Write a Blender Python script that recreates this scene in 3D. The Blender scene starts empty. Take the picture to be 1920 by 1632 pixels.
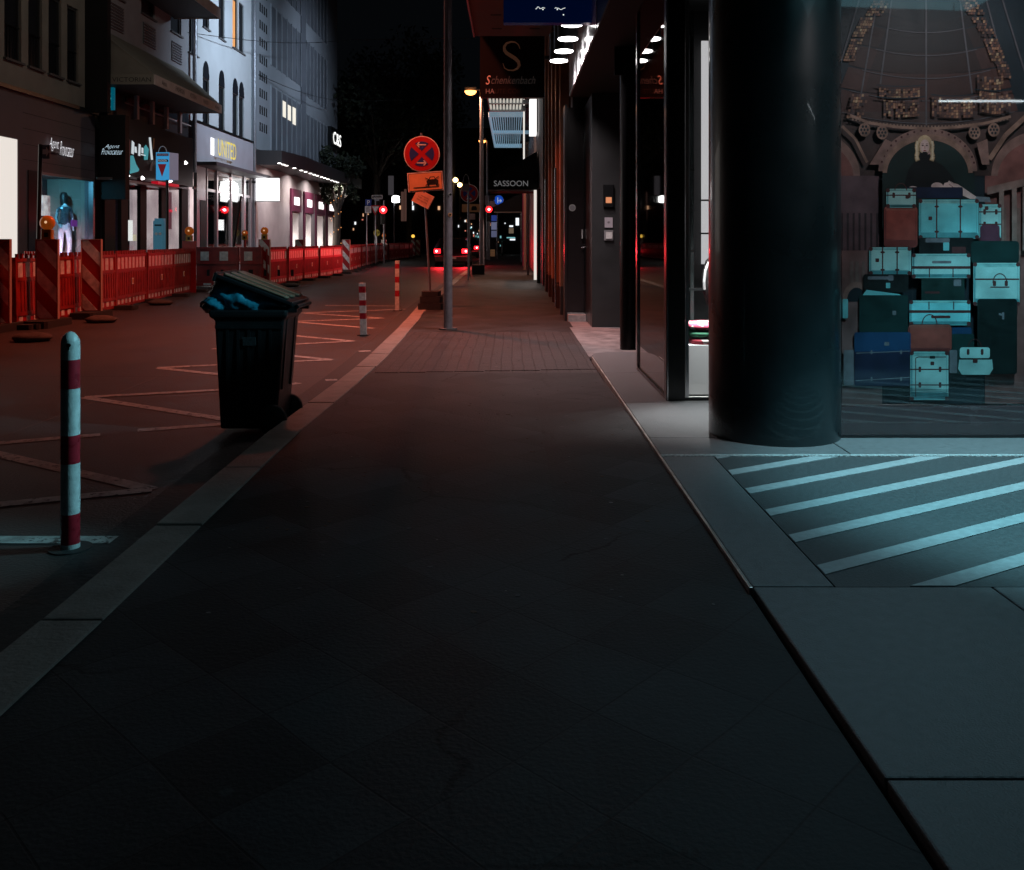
import bpy, math, random
from mathutils import Vector, Matrix
random.seed(7)
R = math.radians
S = bpy.context.scene
COL = S.collection

# ---------------------------------------------------------------- camera, world, exposure
F, CX, HY, CH = 1700.0, 960.0, 450.0, 1.2          # focal length / principal point in photo pixels, eye height
cam_d = bpy.data.cameras.new('camera')
cam_d.sensor_fit = 'HORIZONTAL'; cam_d.sensor_width = 36.0
cam_d.lens = F / 1920 * 36.0
cam_d.shift_y = -(816 - HY) / 1920.0
cam_d.clip_start = 0.05; cam_d.clip_end = 600
cam = bpy.data.objects.new('camera', cam_d); COL.objects.link(cam)
cam.location = (0, 0, CH); cam.rotation_euler = (R(90), 0, 0)
S.camera = cam
W = bpy.data.worlds.new('World'); S.world = W; W.use_nodes = True
wn = W.node_tree.nodes; wl = W.node_tree.links
bg = wn['Background']; bg.inputs['Color'].default_value = (0.25, 0.32, 0.42, 1); bg.inputs['Strength'].default_value = 0.005
S.view_settings.view_transform = 'Standard'; S.view_settings.look = 'None'
S.view_settings.exposure = 0; S.view_settings.gamma = 1
S.cycles.use_denoising = True
S.cycles.sample_clamp_indirect = 2.0
S.cycles.max_bounces = 6
S.cycles.caustics_reflective = False; S.cycles.caustics_refractive = False

def area(name, loc, target, size, power, color, spread=180, size_y=None, parent=None):
    d = bpy.data.lights.new(name, 'AREA'); d.energy = power; d.color = color
    d.shape = 'RECTANGLE' if size_y else 'DISK'; d.size = size
    if size_y: d.size_y = size_y
    d.spread = R(spread)
    o = bpy.data.objects.new(name, d); COL.objects.link(o)
    o.location = loc
    v = Vector(target) - Vector(loc)
    o.rotation_euler = v.to_track_quat('-Z', 'Y').to_euler()
    return o
def spot(name, loc, target, power, color, angle=100, blend=0.6, radius=0.1):
    d = bpy.data.lights.new(name, 'SPOT'); d.energy = power; d.color = color
    d.spot_size = R(angle); d.spot_blend = blend; d.shadow_soft_size = radius
    o = bpy.data.objects.new(name, d); COL.objects.link(o); o.location = loc
    o.rotation_euler = (Vector(target) - Vector(loc)).to_track_quat('-Z', 'Y').to_euler()
    return o
ORANGE = (1.0, 0.19, 0.10)
CYAN = (0.30, 0.80, 0.95)
# the sodium lamp at the top of the tall pole, over the road
area('street_lamp_light', (-2.6, 15.0, 8.2), (-2.9, 15.1, 0), 0.5, 370, ORANGE, 106)
# the next lamps down the street
area('street_lamp_light', (-1.56, 34.95, 6.78), (-1.8, 34.9, 0), 0.3, 260, (1.0, 0.42, 0.22), 170)
area('street_lamp_light', (-1.88, 58, 7.45), (-2.2, 58, 0), 0.3, 200, (1.0, 0.42, 0.22), 170)
# cold lamp slung over the street in front of the pale facades
spot('hanging_lamp_and_fill', (-4.2, 33.5, 10.0), (-11, 36, 6.6), 2300, (0.62, 0.80, 1.0), 120, 0.9, 0.15)
spot('hanging_lamp_and_fill', (-4.0, 47.0, 11.0), (-11, 48.5, 8.6), 850, (0.66, 0.80, 1.0), 112, 0.9, 0.15)  # added second cold light to lift the dim ribbed block
spot('hanging_lamp_and_fill', (-3.0, 18.0, 9.5), (-11, 23, 5.5), 260, (0.95, 0.90, 0.80), 130, 0.9, 0.15)
spot('hanging_lamp_and_fill', (-2.5, 21.0, 9.5), (-8.2, 25.5, 0.4), 170, (1.0, 0.62, 0.5), 55, 0.9, 0.15)  # added warm fill that brightens the red barriers
# added cyan spots that brighten the bollard, bin, striped field and pavement
spot('added_cyan_spot', (2.2, 4.75, 3.2), (-1.94, 3.98, .40), 560, CYAN, 14, .8, .03)
spot('added_cyan_spot', (2.0, 4.9, 3.2), (-2.02, 6.42, .76), 460, CYAN, 12, .7, .03)
spot('added_cyan_spot', (3.0, 4.3, 3.2), (3.05, 4.5, 0), 640, CYAN, 68, .5, .12)
spot('added_cyan_spot', (1.9, 4.6, 3.2), (.3, 3.3, 0), 60, (.45, .80, 1.0), 80, 1.0, .05)
spot('added_poster_fill', (2.9, 4.1, 3.2), (2.75, 5.57, 1.4), 120, (1.0, .82, .82), 88, .8, .05)  # added fill light to brighten the poster print

# ---------------------------------------------------------------- materials
MATS = {}
def mat(name, col, rough=0.6, metal=0.0, spec=0.5, noise=0.0, scale=8.0, bump=0.0, bscale=None, emit=None, estr=0.0, coat=0.0):
    if name in MATS: return MATS[name]
    m = bpy.data.materials.new(name); m.use_nodes = True; MATS[name] = m
    nt = m.node_tree; b = nt.nodes['Principled BSDF']
    b.inputs['Base Color'].default_value = (*col, 1); b.inputs['Roughness'].default_value = rough
    b.inputs['Metallic'].default_value = metal; b.inputs['Specular IOR Level'].default_value = spec
    b.inputs['Coat Weight'].default_value = coat
    if emit:
        b.inputs['Emission Color'].default_value = (*emit, 1); b.inputs['Emission Strength'].default_value = estr
    if noise or bump:
        tc = nt.nodes.new('ShaderNodeNewGeometry')
        n = nt.nodes.new('ShaderNodeTexNoise'); n.inputs['Scale'].default_value = scale; n.inputs['Detail'].default_value = 6
        nt.links.new(tc.outputs['Position'], n.inputs['Vector'])
        if noise:
            r = nt.nodes.new('ShaderNodeMapRange'); r.inputs['From Min'].default_value = .3; r.inputs['From Max'].default_value = .7
            r.inputs['To Min'].default_value = 1 - noise; r.inputs['To Max'].default_value = 1 + noise
            nt.links.new(n.outputs['Fac'], r.inputs['Value'])
            mx = nt.nodes.new('ShaderNodeVectorMath'); mx.operation = 'SCALE'; mx.inputs[0].default_value = col
            nt.links.new(r.outputs['Result'], mx.inputs['Scale']); nt.links.new(mx.outputs['Vector'], b.inputs['Base Color'])
            r2 = nt.nodes.new('ShaderNodeMapRange'); r2.inputs['To Min'].default_value = max(0.03, rough - .12); r2.inputs['To Max'].default_value = min(1, rough + .12)
            nt.links.new(n.outputs['Fac'], r2.inputs['Value']); nt.links.new(r2.outputs['Result'], b.inputs['Roughness'])
        if bump:
            n2 = nt.nodes.new('ShaderNodeTexNoise'); n2.inputs['Scale'].default_value = bscale or scale * 6; n2.inputs['Detail'].default_value = 4
            nt.links.new(tc.outputs['Position'], n2.inputs['Vector'])
            bp = nt.nodes.new('ShaderNodeBump'); bp.inputs['Strength'].default_value = bump; bp.inputs['Distance'].default_value = 0.01
            nt.links.new(n2.outputs['Fac'], bp.inputs['Height']); nt.links.new(bp.outputs['Normal'], b.inputs['Normal'])
    return m
def emis(name, col, strength):
    if name in MATS: return MATS[name]
    m = bpy.data.materials.new(name); m.use_nodes = True; MATS[name] = m
    nt = m.node_tree; b = nt.nodes['Principled BSDF']
    b.inputs['Base Color'].default_value = (*[min(1, c * .5) for c in col], 1)
    b.inputs['Emission Color'].default_value = (*col, 1); b.inputs['Emission Strength'].default_value = strength
    return m
def emis_noise(name, c0, c1, strength, scale=1.5, thr=(.35, .65), lo=0.1):
    """lit shop interior seen through glass: uneven glow"""
    m = emis(name, c0, strength); nt = m.node_tree; b = nt.nodes['Principled BSDF']
    g = nt.nodes.new('ShaderNodeNewGeometry'); n = nt.nodes.new('ShaderNodeTexNoise'); n.inputs['Scale'].default_value = scale; n.inputs['Detail'].default_value = 3
    nt.links.new(g.outputs['Position'], n.inputs['Vector'])
    cr = nt.nodes.new('ShaderNodeValToRGB'); cr.color_ramp.elements[0].position = thr[0]; cr.color_ramp.elements[1].position = thr[1]
    cr.color_ramp.elements[0].color = (*c1, 1); cr.color_ramp.elements[1].color = (*c0, 1)
    nt.links.new(n.outputs['Fac'], cr.inputs['Fac']); nt.links.new(cr.outputs['Color'], b.inputs['Emission Color'])
    return m
def glass(name, tint=(0.8, 0.85, 0.85), refl=0.25, rough=0.03):
    if name in MATS: return MATS[name]
    m = bpy.data.materials.new(name); m.use_nodes = True; MATS[name] = m
    nt = m.node_tree; nt.nodes.remove(nt.nodes['Principled BSDF']); out = nt.nodes['Material Output']
    t = nt.nodes.new('ShaderNodeBsdfTransparent'); t.inputs['Color'].default_value = (*tint, 1)
    g = nt.nodes.new('ShaderNodeBsdfGlossy'); g.inputs['Roughness'].default_value = rough
    lw = nt.nodes.new('ShaderNodeLayerWeight'); lw.inputs['Blend'].default_value = .5
    pw = nt.nodes.new('ShaderNodeMath'); pw.operation = 'POWER'; pw.inputs[1].default_value = 4.0; nt.links.new(lw.outputs['Facing'], pw.inputs[0])
    ml = nt.nodes.new('ShaderNodeMath'); ml.operation = 'MULTIPLY_ADD'; ml.inputs[1].default_value = .75; ml.inputs[2].default_value = refl * .19
    ml.use_clamp = True
    mx = nt.nodes.new('ShaderNodeMixShader')
    nt.links.new(pw.outputs[0], ml.inputs[0]); nt.links.new(ml.outputs[0], mx.inputs['Fac'])
    nt.links.new(t.outputs[0], mx.inputs[1]); nt.links.new(g.outputs[0], mx.inputs[2]); nt.links.new(mx.outputs[0], out.inputs['Surface'])
    return m
def tiles(name, c1, c2, mortar, sx, sy, msize, rot=0.0, rough=.6, offset=.5, bump=.3, stain=.35, spec=.4, crack=False):
    """laid paving: brick pattern in world XY with stains, specks and fine grain"""
    m = bpy.data.materials.new(name); m.use_nodes = True; MATS[name] = m
    nt = m.node_tree; b = nt.nodes['Principled BSDF']; N = nt.nodes.new; L = nt.links.new
    g = N('ShaderNodeNewGeometry'); mp = N('ShaderNodeMapping'); mp.inputs['Rotation'].default_value = (0, 0, R(rot))
    # wobble so that joints are not ruler straight
    w = N('ShaderNodeTexNoise'); w.inputs['Scale'].default_value = 1.3; w.inputs['Detail'].default_value = 3
    L(g.outputs['Position'], w.inputs['Vector'])
    sb = N('ShaderNodeVectorMath'); sb.operation = 'SUBTRACT'; sb.inputs[1].default_value = (.5, .5, .5); L(w.outputs['Color'], sb.inputs[0])
    sc = N('ShaderNodeVectorMath'); sc.operation = 'SCALE'; sc.inputs['Scale'].default_value = .05; L(sb.outputs[0], sc.inputs[0])
    ad = N('ShaderNodeVectorMath'); ad.operation = 'ADD'; L(g.outputs['Position'], ad.inputs[0]); L(sc.outputs[0], ad.inputs[1])
    L(ad.outputs[0], mp.inputs['Vector'])
    br = N('ShaderNodeTexBrick'); br.offset = offset; br.inputs['Color1'].default_value = (*c1, 1); br.inputs['Color2'].default_value = (*c2, 1)
    br.inputs['Mortar'].default_value = (*mortar, 1); br.inputs['Scale'].default_value = 1; br.inputs['Mortar Size'].default_value = msize
    br.inputs['Mortar Smooth'].default_value = .4; br.inputs['Brick Width'].default_value = sx; br.inputs['Row Height'].default_value = sy
    L(mp.outputs[0], br.inputs['Vector'])
    n = N('ShaderNodeTexNoise'); n.inputs['Scale'].default_value = 1.1; n.inputs['Detail'].default_value = 9; n.inputs['Roughness'].default_value = .65
    L(g.outputs['Position'], n.inputs['Vector'])
    r = N('ShaderNodeMapRange'); r.inputs['From Min'].default_value = .3; r.inputs['From Max'].default_value = .7; r.inputs['To Min'].default_value = 1 - stain; r.inputs['To Max'].default_value = 1 + stain
    L(n.outputs['Fac'], r.inputs['Value'])
    s1 = N('ShaderNodeVectorMath'); s1.operation = 'SCALE'; L(br.outputs['Color'], s1.inputs[0]); L(r.outputs[0], s1.inputs['Scale'])
    # gum spots
    vo = N('ShaderNodeTexVoronoi'); vo.inputs['Scale'].default_value = 3.2; L(g.outputs['Position'], vo.inputs['Vector'])
    vr = N('ShaderNodeMapRange'); vr.inputs['From Min'].default_value = .045; vr.inputs['From Max'].default_value = .065; vr.inputs['To Min'].default_value = 1.0; vr.inputs['To Max'].default_value = 0.0
    L(vo.outputs['Distance'], vr.inputs['Value'])
    mx = N('ShaderNodeMix'); mx.data_type = 'RGBA'; mx.blend_type = 'MIX'; L(vr.outputs[0], mx.inputs['Factor']); L(s1.outputs[0], mx.inputs['A'])
    mx.inputs['B'].default_value = (*[min(1, c * 2.6) for c in c1], 1)
    if crack:      # long irregular cracks and open joints, only here and there
        ve = N('ShaderNodeTexVoronoi'); ve.feature = 'DISTANCE_TO_EDGE'; ve.inputs['Scale'].default_value = .9
        w2 = N('ShaderNodeTexNoise'); w2.inputs['Scale'].default_value = 4; w2.inputs['Detail'].default_value = 6; L(g.outputs['Position'], w2.inputs['Vector'])
        s2 = N('ShaderNodeVectorMath'); s2.operation = 'SCALE'; s2.inputs['Scale'].default_value = .22; L(w2.outputs['Color'], s2.inputs[0])
        a2 = N('ShaderNodeVectorMath'); a2.operation = 'ADD'; L(g.outputs['Position'], a2.inputs[0]); L(s2.outputs[0], a2.inputs[1]); L(a2.outputs[0], ve.inputs['Vector'])
        c1_ = N('ShaderNodeMapRange'); c1_.inputs['From Min'].default_value = .003; c1_.inputs['From Max'].default_value = .011; c1_.inputs['To Min'].default_value = 1; c1_.inputs['To Max'].default_value = 0; L(ve.outputs['Distance'], c1_.inputs['Value'])
        n3 = N('ShaderNodeTexNoise'); n3.inputs['Scale'].default_value = .8; L(g.outputs['Position'], n3.inputs['Vector'])
        c2_ = N('ShaderNodeMapRange'); c2_.inputs['From Min'].default_value = .48; c2_.inputs['From Max'].default_value = .58; L(n3.outputs['Fac'], c2_.inputs['Value'])
        ml = N('ShaderNodeMath'); ml.operation = 'MULTIPLY'; L(c1_.outputs[0], ml.inputs[0]); L(c2_.outputs[0], ml.inputs[1])
        mk = N('ShaderNodeMix'); mk.data_type = 'RGBA'; L(ml.outputs[0], mk.inputs['Factor']); L(mx.outputs['Result'], mk.inputs['A']); mk.inputs['B'].default_value = (.003, .003, .003, 1)
        mx = mk
    L(mx.outputs['Result'], b.inputs['Base Color'])
    fn = N('ShaderNodeTexNoise'); fn.inputs['Scale'].default_value = 70; fn.inputs['Detail'].default_value = 5; L(g.outputs['Position'], fn.inputs['Vector'])
    hm = N('ShaderNodeMath'); hm.operation = 'MULTIPLY_ADD'; hm.inputs[1].default_value = 1.0; L(fn.outputs['Fac'], hm.inputs[0])
    iv = N('ShaderNodeMath'); iv.operation = 'SUBTRACT'; iv.inputs[0].default_value = 1; L(br.outputs['Fac'], iv.inputs[1]); L(iv.outputs[0], hm.inputs[2])
    bp = N('ShaderNodeBump'); bp.inputs['Strength'].default_value = bump; bp.inputs['Distance'].default_value = .012; L(hm.outputs[0], bp.inputs['Height']); L(bp.outputs[0], b.inputs['Normal'])
    r3 = N('ShaderNodeMapRange'); r3.inputs['To Min'].default_value = rough - .12; r3.inputs['To Max'].default_value = min(1, rough + .15); L(n.outputs['Fac'], r3.inputs['Value']); L(r3.outputs[0], b.inputs['Roughness'])
    b.inputs['Specular IOR Level'].default_value = spec
    return m

M_asph = tiles('asphalt', (.044, .037, .036), (.040, .034, .033), (.040, .038, .038), 7, 9, .02, 0, .55, .5, .5, .3, .45)
M_slab = tiles('pavement_slabs', (.014, .0142, .0148), (.034, .035, .037), (.012, .012, .0125), .31, .31, .0035, 45, .66, 0.0, .26, .62, .3, crack=True)
M_sett = tiles('pavement_setts', (.034, .030, .031), (.044, .038, .039), (.022, .020, .020), .22, .11, .006, 90, .6, .5, .6, .35, .35)
M_kerb = mat('kerb_stone', (.25, .21, .185), .65, noise=.22, scale=9, bump=.5, bscale=60)
M_gut = mat('gutter', (.035, .033, .033), .7, noise=.3, scale=6, bump=.5)
M_stone = mat('polished_stone', (.15, .155, .16), .5, noise=.16, scale=26, bump=.35, bscale=150)
M_stone_d = mat('dark_stone_field', (.058, .064, .068), .55, noise=.28, scale=55, bump=.3, bscale=160)
M_stone_l = mat('light_stone_inlay', (.36, .39, .40), .5, noise=.14, scale=30, bump=.2, bscale=160)
M_paint = mat('road_paint', (.42, .40, .38), .6, noise=.35, scale=14, bump=.3)
M_blk = mat('black_metal', (.010, .011, .012), .28, spec=.5)
M_blkm = mat('black_matte', (.008, .008, .008), .7)
M_steel = mat('steel', (.55, .55, .56), .22, metal=1)
M_galv = mat('galvanised', (.32, .32, .35), .42, metal=.75, noise=.12, scale=20)
M_pole = mat('grey_pole_paint', (.22, .21, .23), .45, metal=.3, noise=.15, scale=14)
M_white = mat('white_paint', (.72, .72, .70), .45, noise=.08, scale=30)
M_red = mat('red_paint', (.45, .015, .02), .4, noise=.1, scale=30)
M_redpl = mat('red_plastic', (.33, .024, .020), .42, noise=.35, scale=5)
M_refw = mat('reflective_white', (.78, .74, .72), .35, noise=.3, scale=9)
M_refr = mat('reflective_red', (.42, .012, .016), .4, noise=.08, scale=30)
M_rub = mat('rubber', (.025, .022, .021), .85, noise=.3, scale=20, bump=.4)
M_orsign = mat('orange_sign_sheet', (.75, .36, .16), .55, noise=.08, scale=9)
def worn(m, base, thr=.42):
    nt = m.node_tree; b = nt.nodes['Principled BSDF']; g = nt.nodes.new('ShaderNodeNewGeometry'); n = nt.nodes.new('ShaderNodeTexNoise'); n.inputs['Scale'].default_value = 22; n.inputs['Detail'].default_value = 8; n.inputs['Roughness'].default_value = .7
    nt.links.new(g.outputs['Position'], n.inputs['Vector']); r_ = nt.nodes.new('ShaderNodeMapRange'); r_.inputs['From Min'].default_value = thr; r_.inputs['From Max'].default_value = thr + .05; nt.links.new(n.outputs['Fac'], r_.inputs['Value'])
    mx = nt.nodes.new('ShaderNodeMix'); mx.data_type = 'RGBA'; nt.links.new(r_.outputs[0], mx.inputs['Factor']); mx.inputs['A'].default_value = (*base, 1); old = b.inputs['Base Color'].links[0].from_socket; nt.links.new(old, mx.inputs['B']); nt.links.new(mx.outputs['Result'], b.inputs['Base Color'])
worn(M_paint, (.045, .038, .037), .40)
M_bluesg = mat('blue_sign_sheet', (.02, .04, .22), .45)
M_glass = glass('clear_glass', (.82, .85, .86), .3)
M_glassd = glass('dark_glass', (.10, .10, .11), 1.0, .02)
M_wdark = mat('window_dark', (.016, .017, .022), .35, spec=.3)

# ---------------------------------------------------------------- mesh builder
class MB:
    def __init__(s, T=None): s.v = []; s.f = []; s.mi = []; s.ms = []; s.sm = []; s.T = T or Matrix()
    def _m(s, m):
        if m not in s.ms: s.ms.append(m)
        return s.ms.index(m)
    def add(s, vs, fs, m, smooth=False):
        o = len(s.v); s.v += [s.T @ Vector(p) for p in vs]; k = s._m(m)
        for f in fs: s.f.append([o + i for i in f]); s.mi.append(k); s.sm.append(smooth)
        return s
    def box(s, x0, x1, y0, y1, z0, z1, m):
        vs = [(x, y, z) for z in (z0, z1) for y in (y0, y1) for x in (x0, x1)]
        return s.add(vs, [(0, 2, 3, 1), (4, 5, 7, 6), (0, 1, 5, 4), (2, 6, 7, 3), (0, 4, 6, 2), (1, 3, 7, 5)], m)
    def bbox(s, x0, x1, y0, y1, z0, z1, m, b=.006):
        """box with chamfered vertical edges"""
        pts = [(x0 + b, y0), (x1 - b, y0), (x1, y0 + b), (x1, y1 - b), (x1 - b, y1), (x0 + b, y1), (x0, y1 - b), (x0, y0 + b)]
        return s.prism([(p[0], p[1], z0) for p in pts], (0, 0, z1 - z0), m)
    def prism(s, pts, d, m):
        n = len(pts); d = Vector(d); a = [Vector(p) for p in pts]; b = [p + d for p in a]
        fs = [tuple(range(n))[::-1], tuple(range(n, 2 * n))] + [(i, (i + 1) % n, n + (i + 1) % n, n + i) for i in range(n)]
        return s.add(a + b, fs, m)
    def plate(s, pts, m, y=0.0, t=.004):
        """polygon in local XZ facing -Y with a thickness"""
        return s.prism([(p[0], y, p[1]) for p in pts], (0, t, 0), m)
    def flat(s, pts, m): return s.add(pts, [tuple(range(len(pts)))], m)
    def cyl(s, p0, p1, r0, m, r1=None, n=16, caps=True, smooth=True):
        r1 = r0 if r1 is None else r1
        p0 = Vector(p0); p1 = Vector(p1); d = (p1 - p0).normalized()
        u = d.orthogonal().normalized(); w = d.cross(u)
        a = [p0 + (u * math.cos(t) + w * math.sin(t)) * r0 for t in [2 * math.pi * i / n for i in range(n)]]
        b = [p1 + (u * math.cos(t) + w * math.sin(t)) * r1 for t in [2 * math.pi * i / n for i in range(n)]]
        s.add(a + b, [(i, (i + 1) % n, n + (i + 1) % n, n + i) for i in range(n)], m, smooth)
        if caps:
            s.add(a, [tuple(range(n))[::-1]], m); s.add(b, [tuple(range(n))], m)
        return s
    def tube(s, pts, r, m, n=8):
        for a, b in zip(pts[:-1], pts[1:]): s.cyl(a, b, r, m, n=n)
        return s
    def rev(s, prof, c, m, n=24, axis='Z', smooth=True):
        vs = []; c = Vector(c)
        for r, h in prof:
            for i in range(n):
                t = 2 * math.pi * i / n
                p = (r * math.cos(t), r * math.sin(t), h) if axis == 'Z' else ((r * math.cos(t), h, r * math.sin(t)) if axis == 'Y' else (h, r * math.cos(t), r * math.sin(t)))
                vs.append(c + Vector(p))
        fs = []
        for k in range(len(prof) - 1):
            for i in range(n): fs.append((k * n + i, k * n + (i + 1) % n, (k + 1) * n + (i + 1) % n, (k + 1) * n + i))
        s.add(vs, fs, m, smooth)
        s.add(vs[:n], [tuple(range(n))], m); s.add(vs[-n:], [tuple(range(n))], m)
        return s
    def disc(s, cx, cz, r, m, y=0.0, t=.003, n=40, rx=None):
        rx = rx or r
        return s.plate([(cx + rx * math.cos(2 * math.pi * i / n), cz + r * math.sin(2 * math.pi * i / n)) for i in range(n)], m, y, t)
    def ribbon(s, pts, w, m, y=0.0, t=.002):
        """polyline with a width in local XZ; w is a number or one width per point"""
        n = len(pts); ws = [w] * n if not hasattr(w, '__len__') else w; Lp = []; Rp = []
        for i in range(n):
            a = Vector(pts[max(0, i - 1)]); b = Vector(pts[min(n - 1, i + 1)]); d = (b - a)
            d = d.normalized() if d.length else Vector((1, 0)); nn = Vector((-d.y, d.x)) * ws[i] / 2
            Lp.append(Vector(pts[i]) + nn); Rp.append(Vector(pts[i]) - nn)
        for i in range(n - 1): s.plate([Lp[i], Lp[i + 1], Rp[i + 1], Rp[i]], m, y, t)
        return s
    def text(s, txt, x0, x1, z0, z1, m, y=0.0, depth=.002, shear=0.0, mirror=False, off=0.0):
        c = bpy.data.curves.new('t', 'FONT'); c.body = txt; c.shear = shear; c.offset = off if off else (-.022 if shear > .4 else 0.0); c.extrude = 0; c.resolution_u = 3
        o = bpy.data.objects.new('t', c); me = o.to_mesh()
        vs = [Vector(v.co) for v in me.vertices]; fs = [tuple(p.vertices) for p in me.polygons]; o.to_mesh_clear()
        if vs:
            ax, bx = min(v.x for v in vs), max(v.x for v in vs); az, bz = min(v.y for v in vs), max(v.y for v in vs)
            q = []
            for v in vs:
                u = (v.x - ax) / (bx - ax or 1); w = (v.y - az) / (bz - az or 1)
                if mirror: u = 1 - u
                q.append((x0 + u * (x1 - x0), y, z0 + w * (z1 - z0)))
            s.add(q, fs, m)
        bpy.data.objects.remove(o); bpy.data.curves.remove(c)
        return s
    def build(s, name, parent=None, base=None, bevel=0):
        if parent is not None: base = Vector(parent['_b'])
        elif base is None:
            base = Vector((sum(v.x for v in s.v) / len(s.v), sum(v.y for v in s.v) / len(s.v), min(v.z for v in s.v)))
        base = Vector(base)
        me = bpy.data.meshes.new(name); me.from_pydata([v - base for v in s.v], [], s.f)
        for m in s.ms: me.materials.append(m)
        me.polygons.foreach_set('material_index', s.mi); me.polygons.foreach_set('use_smooth', s.sm); me.update()
        o = bpy.data.objects.new(name, me); COL.objects.link(o)
        if parent is not None: o.parent = parent
        else: o.location = base
        o['_b'] = tuple(base)
        if bevel:
            md = o.modifiers.new('bevel', 'BEVEL'); md.width = bevel; md.segments = 2; md.limit_method = 'ANGLE'
        return o
def tag(o, label=None, cat=None, group=None, kind=None):
    if label: o['label'] = label
    if cat: o['category'] = cat
    if group: o['group'] = group
    if kind: o['kind'] = kind
    return o
def thing(name, label, cat, base, group=None):
    o = bpy.data.objects.new(name, None); COL.objects.link(o); o.location = base; o['_b'] = tuple(base); o.empty_display_size = .1
    return tag(o, label, cat, group)
def struct(name, mb, bevel=0): return tag(mb.build(name, base=(0, 0, 0), bevel=bevel), kind='structure')
def copy_tree(o, parent=None):
    c = o.copy(); COL.objects.link(c)
    if parent: c.parent = parent
    for ch in [q for q in bpy.data.objects if q.parent == o]: copy_tree(ch, c)
    return c
def G(x, y, z=0.0):
    Y = (CH - z) * F / (y - HY); return Vector(((x - CX) * Y / F, Y, z))
def P(x, y, Y): return Vector(((x - CX) * Y / F, Y, CH + (HY - y) * Y / F))
def lerp(a, b, t): return a + (b - a) * t
ZS, ZR = -0.06, -0.16                     # pavement and road levels (entrance slab is 0)

# ================================================================= SETTING
struct('ground', MB().box(-150, 150, -20, 400, -.6, -.22, mat('earth', (.03, .03, .03), .9, noise=.2)))
struct('road', MB().box(-9.2, 40, -6, 110, -.215, ZR, M_asph))
struct('cross_street', MB().box(-60, -9.2, 74, 84, -.215, ZR - .004, M_asph))
kp = [(-4, -1.57), (3, -1.56), (6, -1.60), (8.4, -1.55), (10, -1.56), (13, -1.63), (17, -1.78), (25, -1.85), (36, -1.90), (70, -2.0)]
def kx(y):
    for (a, xa), (b, xb) in zip(kp[:-1], kp[1:]):
        if y <= b: return lerp(xa, xb, (y - a) / (b - a))
    return kp[-1][1]
mb = MB(); y = -4.0; random.seed(3)
while y < 70:
    y2 = y + 1.0; a = kx(y + .006); b = kx(y2 - .006); w = .20 + random.uniform(-.008, .012); dz = random.uniform(-.003, .003)
    mb.prism([(a, y + .006, -.21), (a + w, y + .006, -.21), (b + w, y2 - .006, -.21), (b, y2 - .006, -.21)], (0, 0, .21 + ZS + .006 + dz), M_kerb); y = y2
struct('kerb', mb, bevel=.008)
mb = MB(); y = -4
while y < 70:
    mb.prism([(kx(y) - .3, y, ZR - .01), (kx(y) - .004, y, ZR - .01), (kx(y + 1) - .004, y + 1, ZR - .01), (kx(y + 1) - .3, y + 1, ZR - .01)], (0, 0, .0115), M_gut); y += 1
struct('gutter', mb)
def ez(y):
    for (a, za), (b, zb) in zip(EZ[:-1], EZ[1:]):
        if y <= b: return lerp(za, zb, (y - a) / (b - a))
    return ZS
EZ = [(-5, -.024), (2.7, -.024), (3.3, -.014), (6.2, -.014), (8.2, -.06), (80, -.06)]
def walk(y0, y1, m, x1=.818, zt=ZS):
    mb = MB(); y = y0
    while y < y1 - .01:
        yn = min(y + .5, y1); i0 = kx(y) + .207; i1 = kx(yn) + .207
        mb.add([(i0, y, zt), (.2, y, zt), (.2, yn, zt), (i1, yn, zt)], [(0, 1, 2, 3)], m)
        mb.add([(.2, y, zt), (x1, y, ez(y)), (x1, yn, ez(yn)), (.2, yn, zt)], [(0, 1, 2, 3)], m)
        mb.add([(x1, y, ez(y)), (.9 if y >= 9.4 else x1, y, ez(y) if y >= 9.4 else -.2), (.9 if y >= 9.4 else x1, yn, ez(yn) if y >= 9.4 else -.2), (x1, yn, ez(yn))], [(0, 1, 2, 3)], m)
        mb.add([(i0, y, zt), (i0, y, -.21), (i1, yn, -.21), (i1, yn, zt)], [(0, 1, 2, 3)], m); y = yn
    return mb
struct('pavement', walk(-4, 8.6, M_slab))
struct('pavement_setts', walk(8.6, 12.4, M_sett))
struct('pavement_far', walk(12.4, 74, M_slab))
# raised joint between slabs and setts, broken edge
mb = MB(); random.seed(5); x = -1.3
while x < .75:
    l = random.uniform(.12, .3); yy = 8.6 + .25 * (x + 1.3) / 2.1
    mb.box(x, x + l - .01, yy - .02, yy + .03, ZS - .002, ZS + .005, M_sett); x += l
struct('pavement_edge', mb)
mb = MB()
mb.add([(-14, -4, .0), (-9.2, -4, .0), (-9.2, 74, .0), (-14, 74, .0)], [(0, 1, 2, 3)], M_slab)
mb.add([(-9.2, -4, -.21), (-9.2, -4, 0), (-9.2, 74, 0), (-9.2, 74, -.21)], [(0, 1, 2, 3)], M_kerb)
struct('pavement_opposite', mb)

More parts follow.
